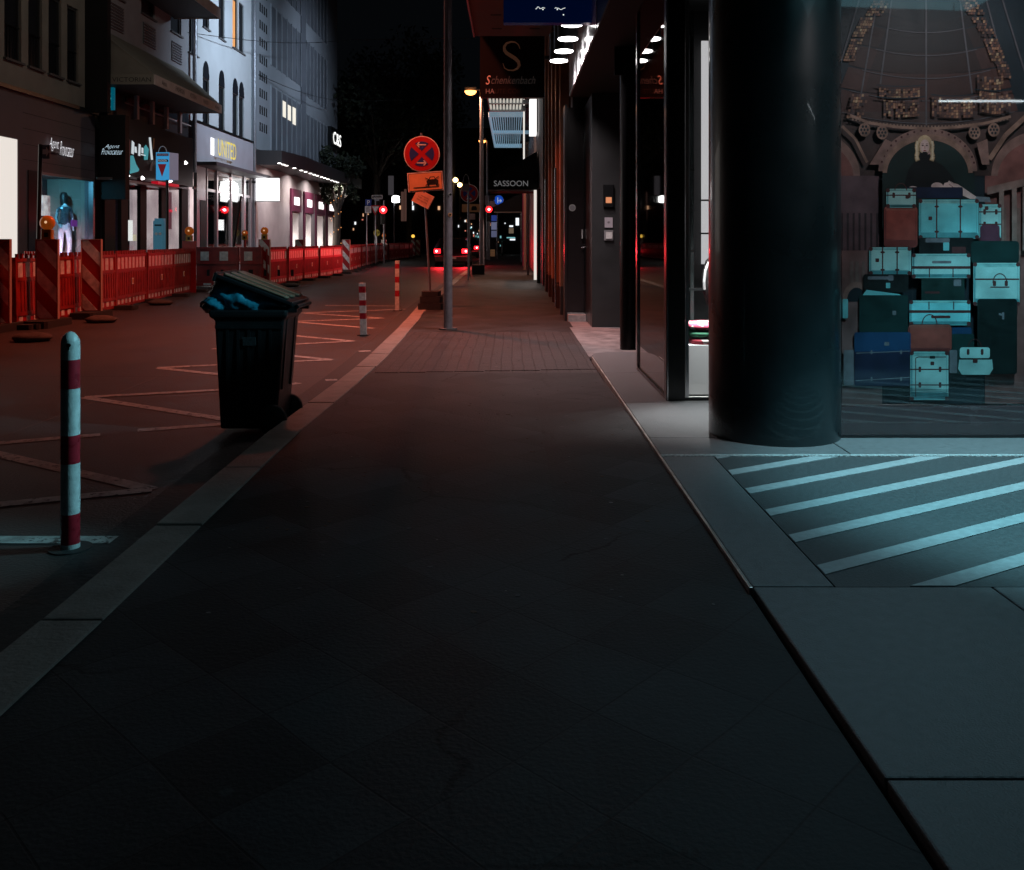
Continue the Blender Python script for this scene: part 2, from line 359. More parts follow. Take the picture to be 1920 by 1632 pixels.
# entrance slabs (top at z 0)
E = .83
def slab(mb, x0, x1, y0, y1, m, z=0.0): mb.box(x0 + .003, x1 - .003, y0 + .003, y1 - .003, -.09, z, m)
mb = MB()
for y0, y1, xs in ((-3, -.6, (E, 2.4, 4.2, 7)), (-.6, 2.02, (E, 3.1, 7)), (2.02, 3.14, (E, 1.66, 3.3, 7))):
    for a, b in zip(xs[:-1], xs[1:]): slab(mb, a, b, y0, y1, M_stone)
slab(mb, E, 1.12, 3.14, 5.03, M_stone)
for a, b in ((E, 1.9), (1.9, 7)): slab(mb, a, b, 5.07, 5.50, M_stone)
for a, b in ((E, 7),): slab(mb, a, b, 5.50, 6.70, M_stone)
slab(mb, E, 7, 6.70, 8.2, M_stone)
mb.prism([(E + .003, 8.203, -.09), (1.6, 8.203, -.09), (1.6, 9.7, -.09), (1.02, 9.7, -.09), (.93, 9.66, -.09), (.86, 9.57, -.09), (E + .003, 9.45, -.09)], (0, 0, .09), M_stone)
struct('entrance_paving', mb, bevel=.006)
mb = MB(); mb.box(1.123, 7, 3.143, 5.027, -.09, -.003, M_stone_d)
struct('entrance_field', mb)
mb = MB()
sl = .572
for k in range(-9, 8):
    yl = 3.254 + .3445 * k
    # parallelogram strip from x=1.12 rightwards, clipped to the field
    pts = [(1.125, yl), (7.0, yl + sl * 5.875), (7.0, yl + .09 + sl * 5.875), (1.125, yl + .09)]
    def clip(poly, lo, hi):
        for (lim, sg) in ((lo, 1), (hi, -1)):
            out = []
            for i in range(len(poly)):
                a = poly[i]; b = poly[(i + 1) % len(poly)]; da = sg * (a[1] - lim); db = sg * (b[1] - lim)
                if da >= 0: out.append(a)
                if da * db < 0: t = da / (da - db); out.append((a[0] + (b[0] - a[0]) * t, a[1] + (b[1] - a[1]) * t))
            poly = out
            if len(poly) < 3: return None
        return poly
    q = clip(pts, 3.146, 5.024)
    if q: mb.prism([(p[0], p[1], -.05) for p in q], (0, 0, .0505), M_stone_l)
struct('entrance_stripes', mb)
mb = MB(); mb.box(E, 7, 5.033, 5.067, -.09, .002, mat('split_stone', (.42, .45, .45), .7, noise=.5, scale=60, bump=1.0, bscale=120))
struct('entrance_joint', mb)
mb = MB(); mb.box(E - .014, E - .001, 3.12, 9.3, -.05, .004, mat('brushed_trim', (.7, .66, .62), .35, metal=.9, noise=.3, scale=5))
struct('slab_edge_trim', mb, bevel=.002)
mb = MB(); mb.box(E - .006, 1.7, 9.72, 12.99, -.2, -.052, mat('worn_stone', (.22, .20, .20), .5, noise=.4, scale=7, bump=.4))
mb.box(.88, 1.15, 13.0, 14.4, -.2, -.056, MATS['worn_stone'])
struct('doorway_paving', mb)

mb = MB(); random.seed(31); lm = [mat('litter_pale', (.16, .15, .14), .8), mat('litter_leaf', (.08, .05, .03), .8), mat('gum', (.075, .075, .078), .8)]
for k in range(190):
    y_ = random.uniform(3.0, 13) if k % 3 else random.uniform(3, 8); x_ = random.uniform(-1.25, .75); s_ = random.uniform(.004, .012); a_ = random.uniform(0, 6.28); m_ = lm[0] if k % 9 == 0 else (lm[1] if k % 3 == 0 else lm[2])
    z_ = ZS + (max(0, (x_ - .2)) / .618) * (ez(y_) - ZS)
    n_ = 6; mb.prism([(x_ + s_ * (1 + .4 * math.sin(q_ * 2 + a_)) * math.cos(a_ + q_ * 6.283 / n_), y_ + s_ * math.sin(a_ + q_ * 6.283 / n_), z_ + .0008) for q_ in range(n_)], (0, 0, .0012), m_)
tag(mb.build('litter', base=(0, 0, ZS)), 'flecks of chewing gum, leaf bits and paper scattered on the pavement', 'litter', kind='stuff')
# road markings: a bus stop zigzag, in perspective seen as long flat triangles
zz = [[(-40, 834), (188, 815)], [(-40, 843), (285, 918), (-40, 950)], [(-40, 1012), (214, 1012)],
      [(258, 807), (420, 795)], [(420, 786), (158, 745), (420, 731)], [(420, 703), (295, 690), (420, 684)],
      [(398, 654), (425, 654)], [(540, 721), (560, 718)], [(545, 667), (622, 675), (545, 678)], [(545, 629), (663, 640), (545, 646)],
      [(700, 616), (545, 603)], [(720, 597), (545, 603)], [(720, 597), (565, 587)], [(760, 580), (565, 587)], [(740, 574), (610, 573)], [(672, 659), (695, 658)], [(610, 713), (632, 712)]]
mb = MB()
def strip3(mb, a, b, w, m, z):
    d = (b - a); d.z = 0; d.normalize(); n = Vector((-d.y, d.x, 0)) * w / 2
    mb.flat([a - n, b - n, b + n, a + n], m)
for pl in zz:
    pts = [G(x, y, ZR + .004) for x, y in pl]
    for i, (a, b) in enumerate(zip(pts[:-1], pts[1:])):
        a2 = a.copy(); b2 = b.copy(); a2.z = b2.z = ZR + .004 + .0015 * i
        strip3(mb, a2, b2, .10, M_paint, 0)
struct('road_marking', mb)

# ================================================================= RIGHT: shop building at the camera
CP = Vector((1.627, 5.638, 0)); CR = .3955
bd = thing('shop_building', 'black fronted luxury shop with round black column and ceiling over its stone entrance', 'building', (1.6, 5.6, 0))
M_col = mat('black_lacquer_teal_sheen', (.006, .015, .018), .30, spec=.55, coat=.3, noise=.15, scale=3)  # teal in the base colour stands in for a reflected cyan sheen
MB().cyl((CP.x, CP.y, 0.0), (CP.x, CP.y, 3.31), CR, M_col, n=96).build('column', bd)
mb = MB(); mb.box(.865, 7, -3, 13.4, 3.31, 3.6, M_blkm); mb.build('ceiling', bd)
mb = MB()
for i in range(4): mb.box(.845, .865, 9.1 + i * 1.08, 10.17 + i * 1.08, 3.32, 4.1, mat('white_gloss_panel', (.75, .75, .78), .18, spec=.6, noise=.05, scale=2))
mb.box(.85, .865, -3, 9.09, 3.31, 5, M_blk); mb.box(.845, .865, 9.1, 13.4, 4.11, 5, M_blk); mb.build('fascia', bd)
MB().box(.87, 7, -3, 13.4, 3.61, 14, M_blkm).build('upper_wall', bd)
mb = MB(); mb.box(1.15, 1.17, 8.34, 8.42, 0.002, 3.3, M_steel); mb.box(1.15, 1.175, 6.86, 8.34, .002, .03, M_blk)
mb.box(1.15, 1.29, 6.76, 6.86, .002, 3.3, M_blk); mb.box(1.155, 1.163, 6.745, 6.759, .002, 3.3, M_steel)
mb.box(1.29, 2.2, 6.765, 6.80, .002, .022, M_blk); mb.box(1.295, 1.32, 6.77, 6.80, .022, 3.3, M_steel)
fr = mb.build('window_frame', bd)
mb = MB(); mb.box(1.165, 1.17, 6.861, 8.339, .03, 3.3, M_glassd); mb.build('side_glass', bd)
mb = MB(); mb.box(1.172, 1.20, 6.861, 8.339, .03, 3.3, M_blkm); mb.build('blind_panel', bd)
mb = MB(); mb.box(1.32, 2.1, 6.775, 6.781, .022, 3.3, M_glass); mb.build('shop_glass', bd)
mb = MB(); mb.box(1.98, 7, 5.50, 5.506, .01, 3.3, M_glass); mb.build('display_glass', bd)
mb = MB(); mb.box(1.98, 7, 5.515, 5.56, .002, .185, mat('window_plinth', (.13, .075, .08), .25, spec=.5, noise=.3, scale=2)); mb.box(1.98, 7, 5.49, 5.515, .0, .012, M_blk)
mb.build('plinth', bd)
# room behind the left glass
mb = MB()
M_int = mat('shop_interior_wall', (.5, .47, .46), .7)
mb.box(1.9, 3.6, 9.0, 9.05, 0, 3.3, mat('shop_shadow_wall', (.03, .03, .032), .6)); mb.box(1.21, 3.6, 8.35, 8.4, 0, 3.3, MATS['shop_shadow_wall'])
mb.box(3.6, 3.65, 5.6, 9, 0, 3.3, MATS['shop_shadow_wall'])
mb.box(1.30, 3.6, 6.81, 8.35, .0, .006, mat('shop_floor', (.35, .34, .32), .3))
mb.build('interior', bd)
mb = MB(); mb.box(1.715, 1.95, 8.2, 8.22, .98, 3.0, emis('lit_wall_panel', (1.0, .93, .93), .75))
for z in (1.55, 1.25): mb.box(1.695, 1.96, 8.195, 8.2, z, z + .015, M_blkm)
mb.build('lit_panel', bd)
mb = MB(); mb.box(1.555, 1.585, 7.9, 7.93, 0.5, 3.2, mat('greenish_rail', (.25, .3, .3), .2, metal=.8))
for z in (1.1, 1.45, 1.8): mb.box(1.55, 1.59, 7.895, 7.9, z, z + .015, M_blkm)
mb.build('display_rail', bd)
mb = MB(); mb.rev([(.1, 0), (.1, 3.3)], (1.285, 9.95, 0), M_blk, 24); mb.box(1.285, 1.5, 9.88, 10.1, 0, 3.3, M_blk); mb.build('slim_column', bd)
MB().box(1.12, 3.5, 9.905, 9.92, 3.0, 3.31, M_blk).build('lintel', bd)
mb = MB(); mb.box(1.147, 3, 13.0, 13.3, -.06, 3.3, mat('charcoal_cladding', (.035, .037, .038), .38, noise=.12, scale=3)); mb.box(1.147, 1.16, 13.31, 14.4, -.06, 3.3, mat('brown_black_metal', (.05, .04, .042), .28, metal=.5)); mb.build('entry_wall', bd)
mb = MB(); mb.box(.86, 1.146, 14.4, 14.45, .05, 3.3, MATS['brown_black_metal']); dr = mb.build('door', bd)
mb = MB(); mb.box(1.10, 1.12, 14.33, 14.40, 1.22, 1.36, M_white); mb.cyl((1.09, 14.34, 1.08), (1.146, 14.34, 1.08), .012, M_steel); mb.cyl((1.14, 14.34, .5), (1.14, 14.34, 2.9), .006, M_steel); mb.build('door_handle', dr)
mb = MB(); mb.box(.82, .858, 14.1, 14.5, -.06, 3.3, MATS['brown_black_metal']); mb.build('door_jamb', bd)
mb = MB(); mb.box(.862, 1.14, 13.92, 14.395, -.058, .045, mat('step_stone', (.4, .36, .35), .55, noise=.25, scale=14)); mb.build('doorstep', bd)
mb = MB(); mb.prism([(2.05, 3.0, 3.3), (2.05, 5.2, 3.3), (4.15, 5.2, 3.3), (4.15, 2.74, 3.3)][::-1], (0, 0, -.012), emis('ceiling_panel_glow', (.24, .56, .66), 1.15)); mb.build('ceiling_light', bd)
mb = MB(); mb.box(.9, 6.5, 2.70, 2.74, 2.02, 3.3, M_blkm); mb.build('added_light_baffle', bd)  # added out of view to keep the panel light off the near slabs

t = thing('light_tube', 'thin white light tube under the entrance ceiling, mirrored in the poster glass', 'lamp', (4.5, 3.0, 2.42))
MB().cyl((3.77, 3.0, 2.425), (5.3, 3.0, 2.425), .007, emis('tube_cool', (.85, .95, 1), 12), n=10).build('tube', t); MB().box(3.74, 5.33, 2.98, 3.02, 2.436, 2.455, M_blk).build('rail', t)
for xx in (3.9, 5.2): MB().cyl((xx, 3.0, 2.455), (xx, 3.0, 3.298), .005, M_blk).build('hanger', t)
# pendant cylinder lamps over the recessed door
for i, (px, py) in enumerate(((1072, 47), (1065, 74), (1057, 97), (1048, 115))):
    Y = 2.4 * F / (HY - py); X = (px - CX) * Y / F
    t = thing('cylinder_lamp', ['nearest', 'second', 'third', 'farthest'][i] + ' of the four black cylinder lamps glowing white under the navy sign', 'lamp', (X, Y, 3.6), 'cylinder lamps beside the navy sign')
    MB().cyl((X, Y, 3.607), (X, Y, 3.97), .125, M_blk, n=28).build('lamp_body', t)
    MB().cyl((X, Y, 3.598), (X, Y, 3.607), .118, emis('lamp_white', (1, .97, .95), 14), n=28).build('lens', t)
    MB().cyl((X + .1, Y, 3.85), (.85, Y, 3.85), .012, M_blk).build('arm', t)
    area('cylinder_lamp_light', (X, Y, 3.58), (X, Y, 0), .2, 17, (1, .80, .82), 118)

# navy projecting sign
t = thing('projecting_sign', 'navy blue shop sign box hanging overhead at the top edge', 'sign', (.37, 9.6, 3.5))
mb = MB(); mb.box(-.09, .845, 9.6, 9.72, 3.50, 4.4, mat('navy_sign', (.004, .012, .06), .2, emit=(0.0, .05, .35), estr=.035)); mb.build('sign_box', t)
mb = MB(); random.seed(2)
for (a, b, c) in ((1004, 1022, 15), (1040, 1060, 16)):
    pts = [P(x, c + random.uniform(-2.2, 2.2), 9.597) for x in [lerp(a, b, k / 9) for k in range(10)]]
    mb.ribbon([(p.x, p.z) for p in pts], .006, emis('sign_text_white', (.8, .85, .9), .9), 9.597, .002)
for (a, c) in ((1056.5, 28), (1018, 18), (1045, 18)): p = P(a, c, 9.597); mb.disc(p.x, p.z, .008, MATS['sign_text_white'], 9.597, .002, 8)
mb.build('lettering', t)
MB().box(.80, .844, 9.73, 9.80, 3.7, 4.3, M_blk).build('bracket', t)

# ---- window poster
Yp = 5.575
def PX(x, y, dy=0.0): return (((x - CX) * Yp / F), Yp - dy, CH + (HY - y) * Yp / F)
t = thing('window_poster', 'large poster of a woman in black sitting on heaped turquoise suitcases under a dome', 'poster', (2.7, Yp, .19))
prn = {}
def pm(name, c, n=.12, sc=18):
    if name not in prn: prn[name] = mat('print_' + name, c, .55, noise=max(n, .30), scale=min(sc, 14))
    return prn[name]
mb = MB(); a = PX(1570, -260); b = PX(2200, 758)
mb.box(a[0], b[0], Yp, Yp + .01, b[2], a[2], M_blkm); mb.build('backing', t)
mb = MB(); LAY = [0]
def pp(pts, m, lay=None):
    LAY[0] += 1; d = .00003 * (LAY[0] if lay is None else lay)
    mb.flat([PX(x, y, d + .001) for x, y in pts], m)
def pr(x0, y0, x1, y1, m): pp([(x0, y1), (x1, y1), (x1, y0), (x0, y0)], m)
def prr(x0, y0, x1, y1, m, r=6):
    pts = []
    for cx, cy, a0 in ((x1 - r, y1 - r, 0), (x0 + r, y1 - r, 90), (x0 + r, y0 + r, 180), (x1 - r, y0 + r, 270)):
        for k in range(5): t_ = R(a0 + k * 22.5); pts.append((cx + r * math.cos(t_), cy + r * math.sin(t_)))
    pp(pts[::-1], m)
def pell(cx, cy, rx, ry, m, n=24, a0=0, a1=360): pp([(cx + rx * math.cos(R(lerp(a0, a1, i / n))), cy - ry * math.sin(R(lerp(a0, a1, i / n)))) for i in range(n + (a1 - a0 < 360))], m)
def pln(pts, w, m):
    for (x0, y0), (x1, y1) in zip(pts[:-1], pts[1:]):
        l = math.hypot(x1 - x0, y1 - y0) or 1; nx, ny = -(y1 - y0) / l * w / 2, (x1 - x0) / l * w / 2
        pp([(x0 + nx, y0 + ny), (x1 + nx, y1 + ny), (x1 - nx, y1 - ny), (x0 - nx, y0 - ny)], m, LAY[0] + .5)
    LAY[0] += 1
DK = pm('night', (.012, .022, .030), .3, 4); RIB = pm('rib', (.11, .10, .11)); AMB = pm('amber', (.42, .22, .13), .5, 14); AMB2 = pm('amber_bright', (.6, .42, .25), .3)
BR = pm('brick', (.26, .10, .085), .25, 10); GLD = pm('gilt', (.33, .19, .14), .4, 40); ARC = pm('stone', (.30, .17, .14), .3, 30)
TQ = pm('turquoise', (.42, .74, .70), .06, 6); TQ2 = pm('turquoise_blue', (.22, .70, .72), .06, 6); RUS = pm('russet', (.36, .075, .055), .15, 12)
DG = pm('bottle_green', (.005, .034, .032), .2, 9); NV = pm('navy', (.012, .02, .055), .2, 9); BL = pm('cobalt', (.010, .06, .15), .2, 6); LTH = pm('leather', (.10, .03, .03), .2)
SKN = pm('skin', (.85, .58, .52), .1); HAIR = pm('hair', (.80, .58, .34), .45, 60); BLK = pm('black', (.006, .010, .010), .2); GRY = pm('grey', (.20, .20, .22), .2)
MAU = pm('mauve_wall', (.15, .09, .10), .35, 7)
pr(1572, -250, 2190, 757, DK)
for k in range(14): pln([(1580 + k * 26, 757), (1586 + k * 25, 480)], 1.2, pm('dark_detail', (.03, .03, .035)))
# dome shell: tinted bands between the rings, browner towards the rim
DB = [pm('dome_band_%d' % k, c, .35, 6) for k, c in enumerate(((.006, .011, .014), (.008, .010, .013), (.014, .010, .011), (.028, .014, .012), (.052, .022, .018), (.075, .030, .024)))]
ry = [(-60, 40), (40, 62), (62, 100), (100, 140), (140, 182), (182, 226)]; rw = [60, 84, 104, 126, 146, 160, 172]
for k, (ya_, yb_) in enumerate(ry):
    n_ = 14; U = [(1736 + rw[k] * (i / n_ * 2 - 1), ya_ - 14 * (i / n_ * 2 - 1) ** 2) for i in range(n_ + 1)]; D = [(1736 + rw[k + 1] * (i / n_ * 2 - 1), yb_ - 18 * (i / n_ * 2 - 1) ** 2) for i in range(n_ + 1)]
    for i in range(n_): pp([D[i], D[i + 1], U[i + 1], U[i]], DB[min(5, k + (1 if i in (0, 1, 12, 13) and k < 5 else 0))], LAY[0] + .3)
    LAY[0] += 1
pr(1572, 210, 2190, 330, pm('gallery_brown', (.075, .045, .04), .4, 10))
# side domes and bays continue past the main one
for cx_ in (1520, 1950): pell(cx_, 330, 92, 84, ARC, 36, 0, 180); pell(cx_, 334, 80, 70, BR, 36, 0, 180)
pr(1572, 330, 1648, 757, MAU); pr(1846, 330, 2190, 757, BR)
for k_ in range(7): pr(1850 + k_ * 26, 390, 1860 + k_ * 26, 560, pm('pilaster_print', (.22, .11, .09))); pr(1576 + k_ * 11, 400, 1580 + k_ * 11, 470, pm('window_print', (.05, .035, .04)))
pr(1846, 470, 2190, 478, ARC); pr(1572, 476, 1648, 482, ARC)
# dome: ribs fan down from the top, cross rings, amber panes at the rims
top = (1735, -140)
for bx, by in ((1576, 118), (1610, 200), (1650, 158), (1736, 236), (1822, 176), (1880, 120), (1925, 150)): pln([(lerp(top[0], bx, 0), top[1]), (lerp(top[0], bx, .62) + (bx - top[0]) * .12, lerp(top[1], by, .45)), (bx, by)], 3, RIB)
for k, (yy, half, sag) in enumerate(((62, 70, 8), (105, 95, 12), (148, 120, 16), (190, 145, 20), (232, 165, 22))):
    pln([(1736 + half * c, yy - sag * (c * c)) for c in [i / 8 - 1 for i in range(17)]], 1.6, RIB)
random.seed(11)
PAN = [pm('pane_a', (.34, .17, .10), .5), pm('pane_b', (.20, .09, .06), .5), pm('pane_c', (.12, .06, .05), .5), pm('pane_d', (.46, .27, .15), .4), pm('pane_e', (.07, .045, .045), .5)]
def panes(cx, cy, rows, cols, w, h, tilt, sag=0.0, bright=0.5):
    """panes of leaded glass between the ribs, each with its own tint"""
    for r_ in range(rows):
        for c_ in range(cols):
            q = random.random()
            if q < .10: continue
            k = random.choice([0, 3, 0, 1]) if random.random() < bright else random.choice([1, 2, 4, 2, 4])
            x = cx + c_ * w * 1.07 + r_ * tilt; y = cy + r_ * h * 1.06 + sag * ((c_ - cols / 2) / max(1, cols / 2)) ** 2 * -1
            hh = h * random.uniform(.8, 1.0)
            pp([(x, y + hh), (x + w * .95, y + hh), (x + w * .95 + .6, y), (x + .6, y)], PAN[k] if random.random() > .03 else AMB2, LAY[0] + .2)
    LAY[0] += 1
panes(1636, 2, 6, 7, 4.2, 4.6, -2.8, 0, .6); panes(1612, 34, 7, 6, 4.2, 5, -2.6, 0, .6); panes(1594, 74, 8, 5, 4.2, 5, -2.0, 0, .6)
panes(1796, 0, 6, 7, 4.2, 4.6, 3.4, 0, .45); panes(1820, 34, 7, 6, 4.2, 5, 3.0, 0, .4); panes(1842, 74, 9, 6, 4.2, 5, 2.0, 0, .5); panes(1866, 122, 5, 5, 4.2, 5, 1.2, 0, .35)
panes(1646, 168, 4, 17, 4.2, 4.4, 0, 3, .4); panes(1654, 190, 6, 15, 4.2, 5, 0, 3, .45); panes(1744, 186, 7, 18, 4.2, 5, 0, 3, .3)
panes(1828, 146, 5, 11, 4.2, 5, 0, 4, .45); panes(1832, 176, 7, 13, 4.2, 5.4, 0, 5, .45); panes(1594, 178, 8, 7, 4.2, 5.4, -1.4, 0, .4)
for yy_, a_, b_ in ((164, 1640, 1730), (186, 1640, 1730), (172, 1822, 1900), (182, 1742, 1822)): pln([(lerp(a_, b_, k / 6), yy_ + 3 * ((k - 3) / 3) ** 2 * -1) for k in range(7)], 2.2, DK)
# layered cornice under the dome with small dentils
pln([(1590, 226), (1640, 236), (1700, 240), (1770, 240), (1830, 236), (1885, 226)], 2, pm('cornice_dark', (.07, .045, .04)))
for k in range(46): x_ = 1594 + k * 6.4; pr(x_, 223 + 14 * (1 - ((x_ - 1737) / 145) ** 2), x_ + 3, 227 + 14 * (1 - ((x_ - 1737) / 145) ** 2), pm('dentil', (.30, .19, .14)))
# side walls and arches
pp([(1575, 757), (1650, 757), (1650, 470), (1575, 470)], pm('arcade', (.24, .13, .12), .4, 6))

for x in (1868, 1892, 1912): pp([(x, 470), (x + 9, 470), (x + 9, 348), (x, 352)], ARC)
pp([(1846, 352), (1990, 318), (1990, 332), (1846, 366)], ARC)
pell(1735, 322, 92, 80, ARC, 40, 0, 180); pell(1735, 325, 84, 72, GLD, 40, 0, 180); pell(1735, 328, 76, 64, pm('arch_dark', (.012, .028, .026), .3, 5), 40, 0, 180)
for k in range(19):
    an = R(12 + k * 8.6); pell(1735 + 88 * math.cos(an), 322 - 76 * math.sin(an), 2.2, 2.2, LTH, 8)
pln([(1590, 218), (1625, 232), (1680, 240), (1735, 243), (1790, 240), (1845, 232), (1890, 220)], 5, GLD)
for cx, cy in ((1617, 245), (1650, 250), (1822, 250), (1858, 245)):
    pell(cx, cy, 11, 13, GLD, 16)
    for k in range(6): pell(cx + 6 * math.cos(k * 1.047), cy + 7 * math.sin(k * 1.047), 2.2, 2.6, DK, 8)
    pell(cx, cy, 2, 2.4, DK, 8)
pp([(1626, 310), (1644, 310), (1668, 268), (1656, 262)], ARC); pp([(1836, 310), (1850, 310), (1846, 262), (1826, 270)], ARC)
pln([(1850, 300), (1880, 255), (1920, 218), (1980, 180)], 9, GLD); pln([(1575, 238), (1600, 262), (1622, 306)], 5, GLD)
for bx in (1590, 1600, 1612): pr(bx, 490, bx + 6, 560, pm('column_light', (.22, .15, .13)))
pell(1602, 562, 26, 34, ARC, 24, 0, 180); pell(1602, 565, 18, 26, DK, 24, 0, 180)
pr(1650, 326, 1822, 430, pm('arch_dark', (.012, .028, .026), .3, 5))
# the seated woman in black
SWT = pm('sweater', (.004, .005, .006), .3, 40); HD = pm('hair_shade', (.38, .24, .13), .5, 60)
pp([(1696, 370), (1792, 370), (1782, 334), (1764, 312), (1746, 302), (1738, 288), (1720, 288), (1712, 302), (1700, 316), (1692, 344)], SWT)
pell(1729, 272, 14.5, 17, HAIR, 26)
for sg in (-1, 1):      # long wavy strands either side of the face
    for q_, (w_, mm_) in enumerate(((9, HD), (7, HAIR), (3, pm('hair_light', (1.0, .80, .55), .3, 60)))):
        pln([(1729 + sg * (12 + q_ * .6), 266), (1729 + sg * (14.5 + q_ * .3), 276), (1729 + sg * (12.5 + q_), 286), (1729 + sg * (15.5 - q_ * .4), 295), (1729 + sg * (12.5 + q_ * .5), 303 - q_ * 1.5)], w_ - .4, mm_)
pell(1729, 276, 8.6, 13.2, SKN, 28); pp([(1725, 286), (1733, 286), (1734, 293), (1724, 293)], SWT)
pp([(1719, 270), (1721, 262), (1729, 258.5), (1737, 262), (1739, 270), (1735, 264.5), (1729, 262.5), (1723, 264.5)], HAIR)
for ex in (1725.2, 1732.8): pell(ex, 274.2, 2.1, 1.2, pm('eye_shadow', (.10, .05, .05)), 12); pln([(ex - 2.2, 271.4), (ex + 2.2, 271.0)], .8, LTH)
pp([(1728.2, 274), (1729.8, 274), (1730.6, 280.4), (1727.6, 280.4)], pm('nose_shade', (.62, .38, .34))); pell(1729, 283.8, 2.9, 1.1, RUS, 12)
pp([(1737, 283), (1741, 290), (1734, 291)], pm('nose_shade', (.62, .38, .34)))
pell(1707, 354, 9, 4, SKN, 12)
pell(1752, 350, 11, 7, SKN); pp([(1760, 356), (1776, 360), (1784, 350), (1776, 342), (1766, 344)], SKN)
pp([(1776, 356), (1822, 378), (1830, 373), (1790, 346), (1780, 344)], SKN)
for k in range(4): pln([(1774 + k * 3, 340 + k * 1.6), (1777 + k * 3.1, 352 + k)], 2.6, SKN)
pln([(1774, 346), (1784, 354)], 1, LTH)
pp([(1820, 378), (1852, 380), (1850, 371), (1826, 369)], GRY)
# the luggage
def case(x0, y0, x1, y1, m, vs=(), hs=(), r=5, corners=True, handle=None, tagp=None):
    prr(x0 - 1, y0 - 1, x1 + 1, y1 + 1, BLK, r); prr(x0, y0, x1, y1, m, r)
    if m in (TQ, TQ2, RUS):
        LT = pm('turquoise_light', (.30, .62, .58)) if m is not RUS else pm('russet_light', (.38, .11, .08)); SH = pm('turquoise_shade', (.10, .36, .38)) if m is not RUS else pm('russet_shade', (.20, .04, .035))
        prr(x0 + 1, y1 - (y1 - y0) * .16, x1 - 1, y1 - .6, SH, min(r, 4)); prr(x0 + 2, y0 + 1, x1 - 2, y0 + (y1 - y0) * .10, LT, 1.5); prr(x0 + .8, y0 + 4, x0 + 3.2, y1 - 4, SH, 1); pln([(x0 + 4, y0 + 3.5), (x1 - 4, y0 + 3.5), (x1 - 3.5, y1 - 4), (x0 + 4, y1 - 3.5), (x0 + 4, y0 + 3.5)], .6, SH)
    if corners:
        for cx, cy in ((x0 + 3, y0 + 3), (x1 - 3, y0 + 3), (x0 + 3, y1 - 3), (x1 - 3, y1 - 3)): pell(cx, cy, 4, 4, LTH, 10)
    for v in vs:
        pr(v - 1.2, y0, v + 1.2, y1, LTH)
        for yy in (lerp(y0, y1, .18), lerp(y0, y1, .82)): pell(v, yy, 4.4, 2.2, LTH, 10)
    for h in hs:
        pr(x0, h - 1.1, x1, h + 1.1, LTH)
        for xx in (lerp(x0, x1, .25), lerp(x0, x1, .78)): prr(xx - 2.4, h - 5, xx + 2.4, h + 5, LTH, 1.5)
    if handle: pln([(handle[0] + handle[2] * math.cos(R(a_)), handle[1] - handle[3] * math.sin(R(a_))) for a_ in range(0, 181, 15)], 1.8, LTH)
    if tagp: prr(tagp[0] - 3.5, tagp[1] - 3.5, tagp[0] + 3.5, tagp[1] + 3.5, LTH, 1.5)
prr(1690, 352, 1800, 372, NV, 3)
case(1830, 384, 1871, 452, TQ, (), (398, 421), 4, tagp=(1844, 391))
case(1718, 375, 1829, 448, TQ2, (1751, 1795), (), 5, tagp=(1739, 410))
case(1653, 388, 1715, 464, RUS, r=6, corners=False); pln([(1654, 450), (1714, 452)], 1, LTH)
case(1657, 355, 1712, 390, TQ, (), (367,), 7, handle=(1684, 358, 11, 13), tagp=(1696, 370))
prr(1832, 422, 1868, 456, pm('plum', (.12, .035, .06)), 6)
prr(1718, 446, 1820, 478, BLK, 4); prr(1730, 447, 1775, 455, GRY, 2); prr(1779, 463, 1805, 475, LTH, 1); prr(1763, 455, 1774, 470, TQ2, 1)
prr(1815, 452, 1904, 494, DG, 7)
case(1625, 464, 1703, 515, TQ, (1650, 1677), (), 6, tagp=(1640, 488))
case(1705, 476, 1813, 521, TQ, (), (), 5); pr(1705, 499, 1813, 504, LTH); prr(1742, 489, 1778, 494, GRY, 2); pr(1736, 504, 1738, 520, LTH); pr(1780, 504, 1782, 520, LTH)
case(1819, 493, 1905, 572, TQ, (), (), 6, handle=(1868, 530, 13, 17)); pr(1822, 522, 1904, 524.5, LTH); prr(1855, 526, 1861, 536, LTH, 2); prr(1877, 526, 1883, 536, LTH, 2); prr(1850, 537, 1886, 539, LTH, .5)
prr(1614, 514, 1698, 548, BLK, 4); prr(1622, 518, 1668, 524, GRY, 2); prr(1660, 516, 1670, 526, GRY, 2); prr(1656, 530, 1664, 540, TQ2, 1)
prr(1722, 521, 1802, 566, pm('deep_green', (.006, .03, .026), .2), 3); prr(1782, 524, 1796, 536, GRY, 2); prr(1728, 546, 1756, 550, LTH, 1)
pp([(1612, 554), (1690, 556), (1680, 551), (1620, 543)], TQ2)
prr(1606, 553, 1697, 622, DG, 4); prr(1668, 582, 1675, 590, GRY, 1.5)
case(1700, 563, 1813, 609, TQ2, (), (), 5); pr(1700, 581, 1813, 586, LTH); pr(1735, 565, 1737, 580, LTH); pr(1781, 565, 1783, 580, LTH); prr(1740, 591, 1776, 596, LTH, 2)
prr(1826, 560, 1900, 700, pm('near_black_green', (.004, .014, .013), .2), 5)
pp([(1872, 598), (1876, 598), (1876, 585), (1872, 585)], GRY); pp([(1866, 590), (1874, 592), (1874, 588), (1866, 586)], GRY)
prr(1775, 613, 1815, 640, BL, 3); prr(1778, 625, 1820, 700, DG, 3)
case(1697, 608, 1778, 659, RUS, r=8, corners=False, handle=(1737, 608, 14, 19))
prr(1597, 622, 1702, 662, BL, 4); prr(1653, 640, 1662, 647, GRY, 1); prr(1597, 658, 1702, 722, NV, 4)
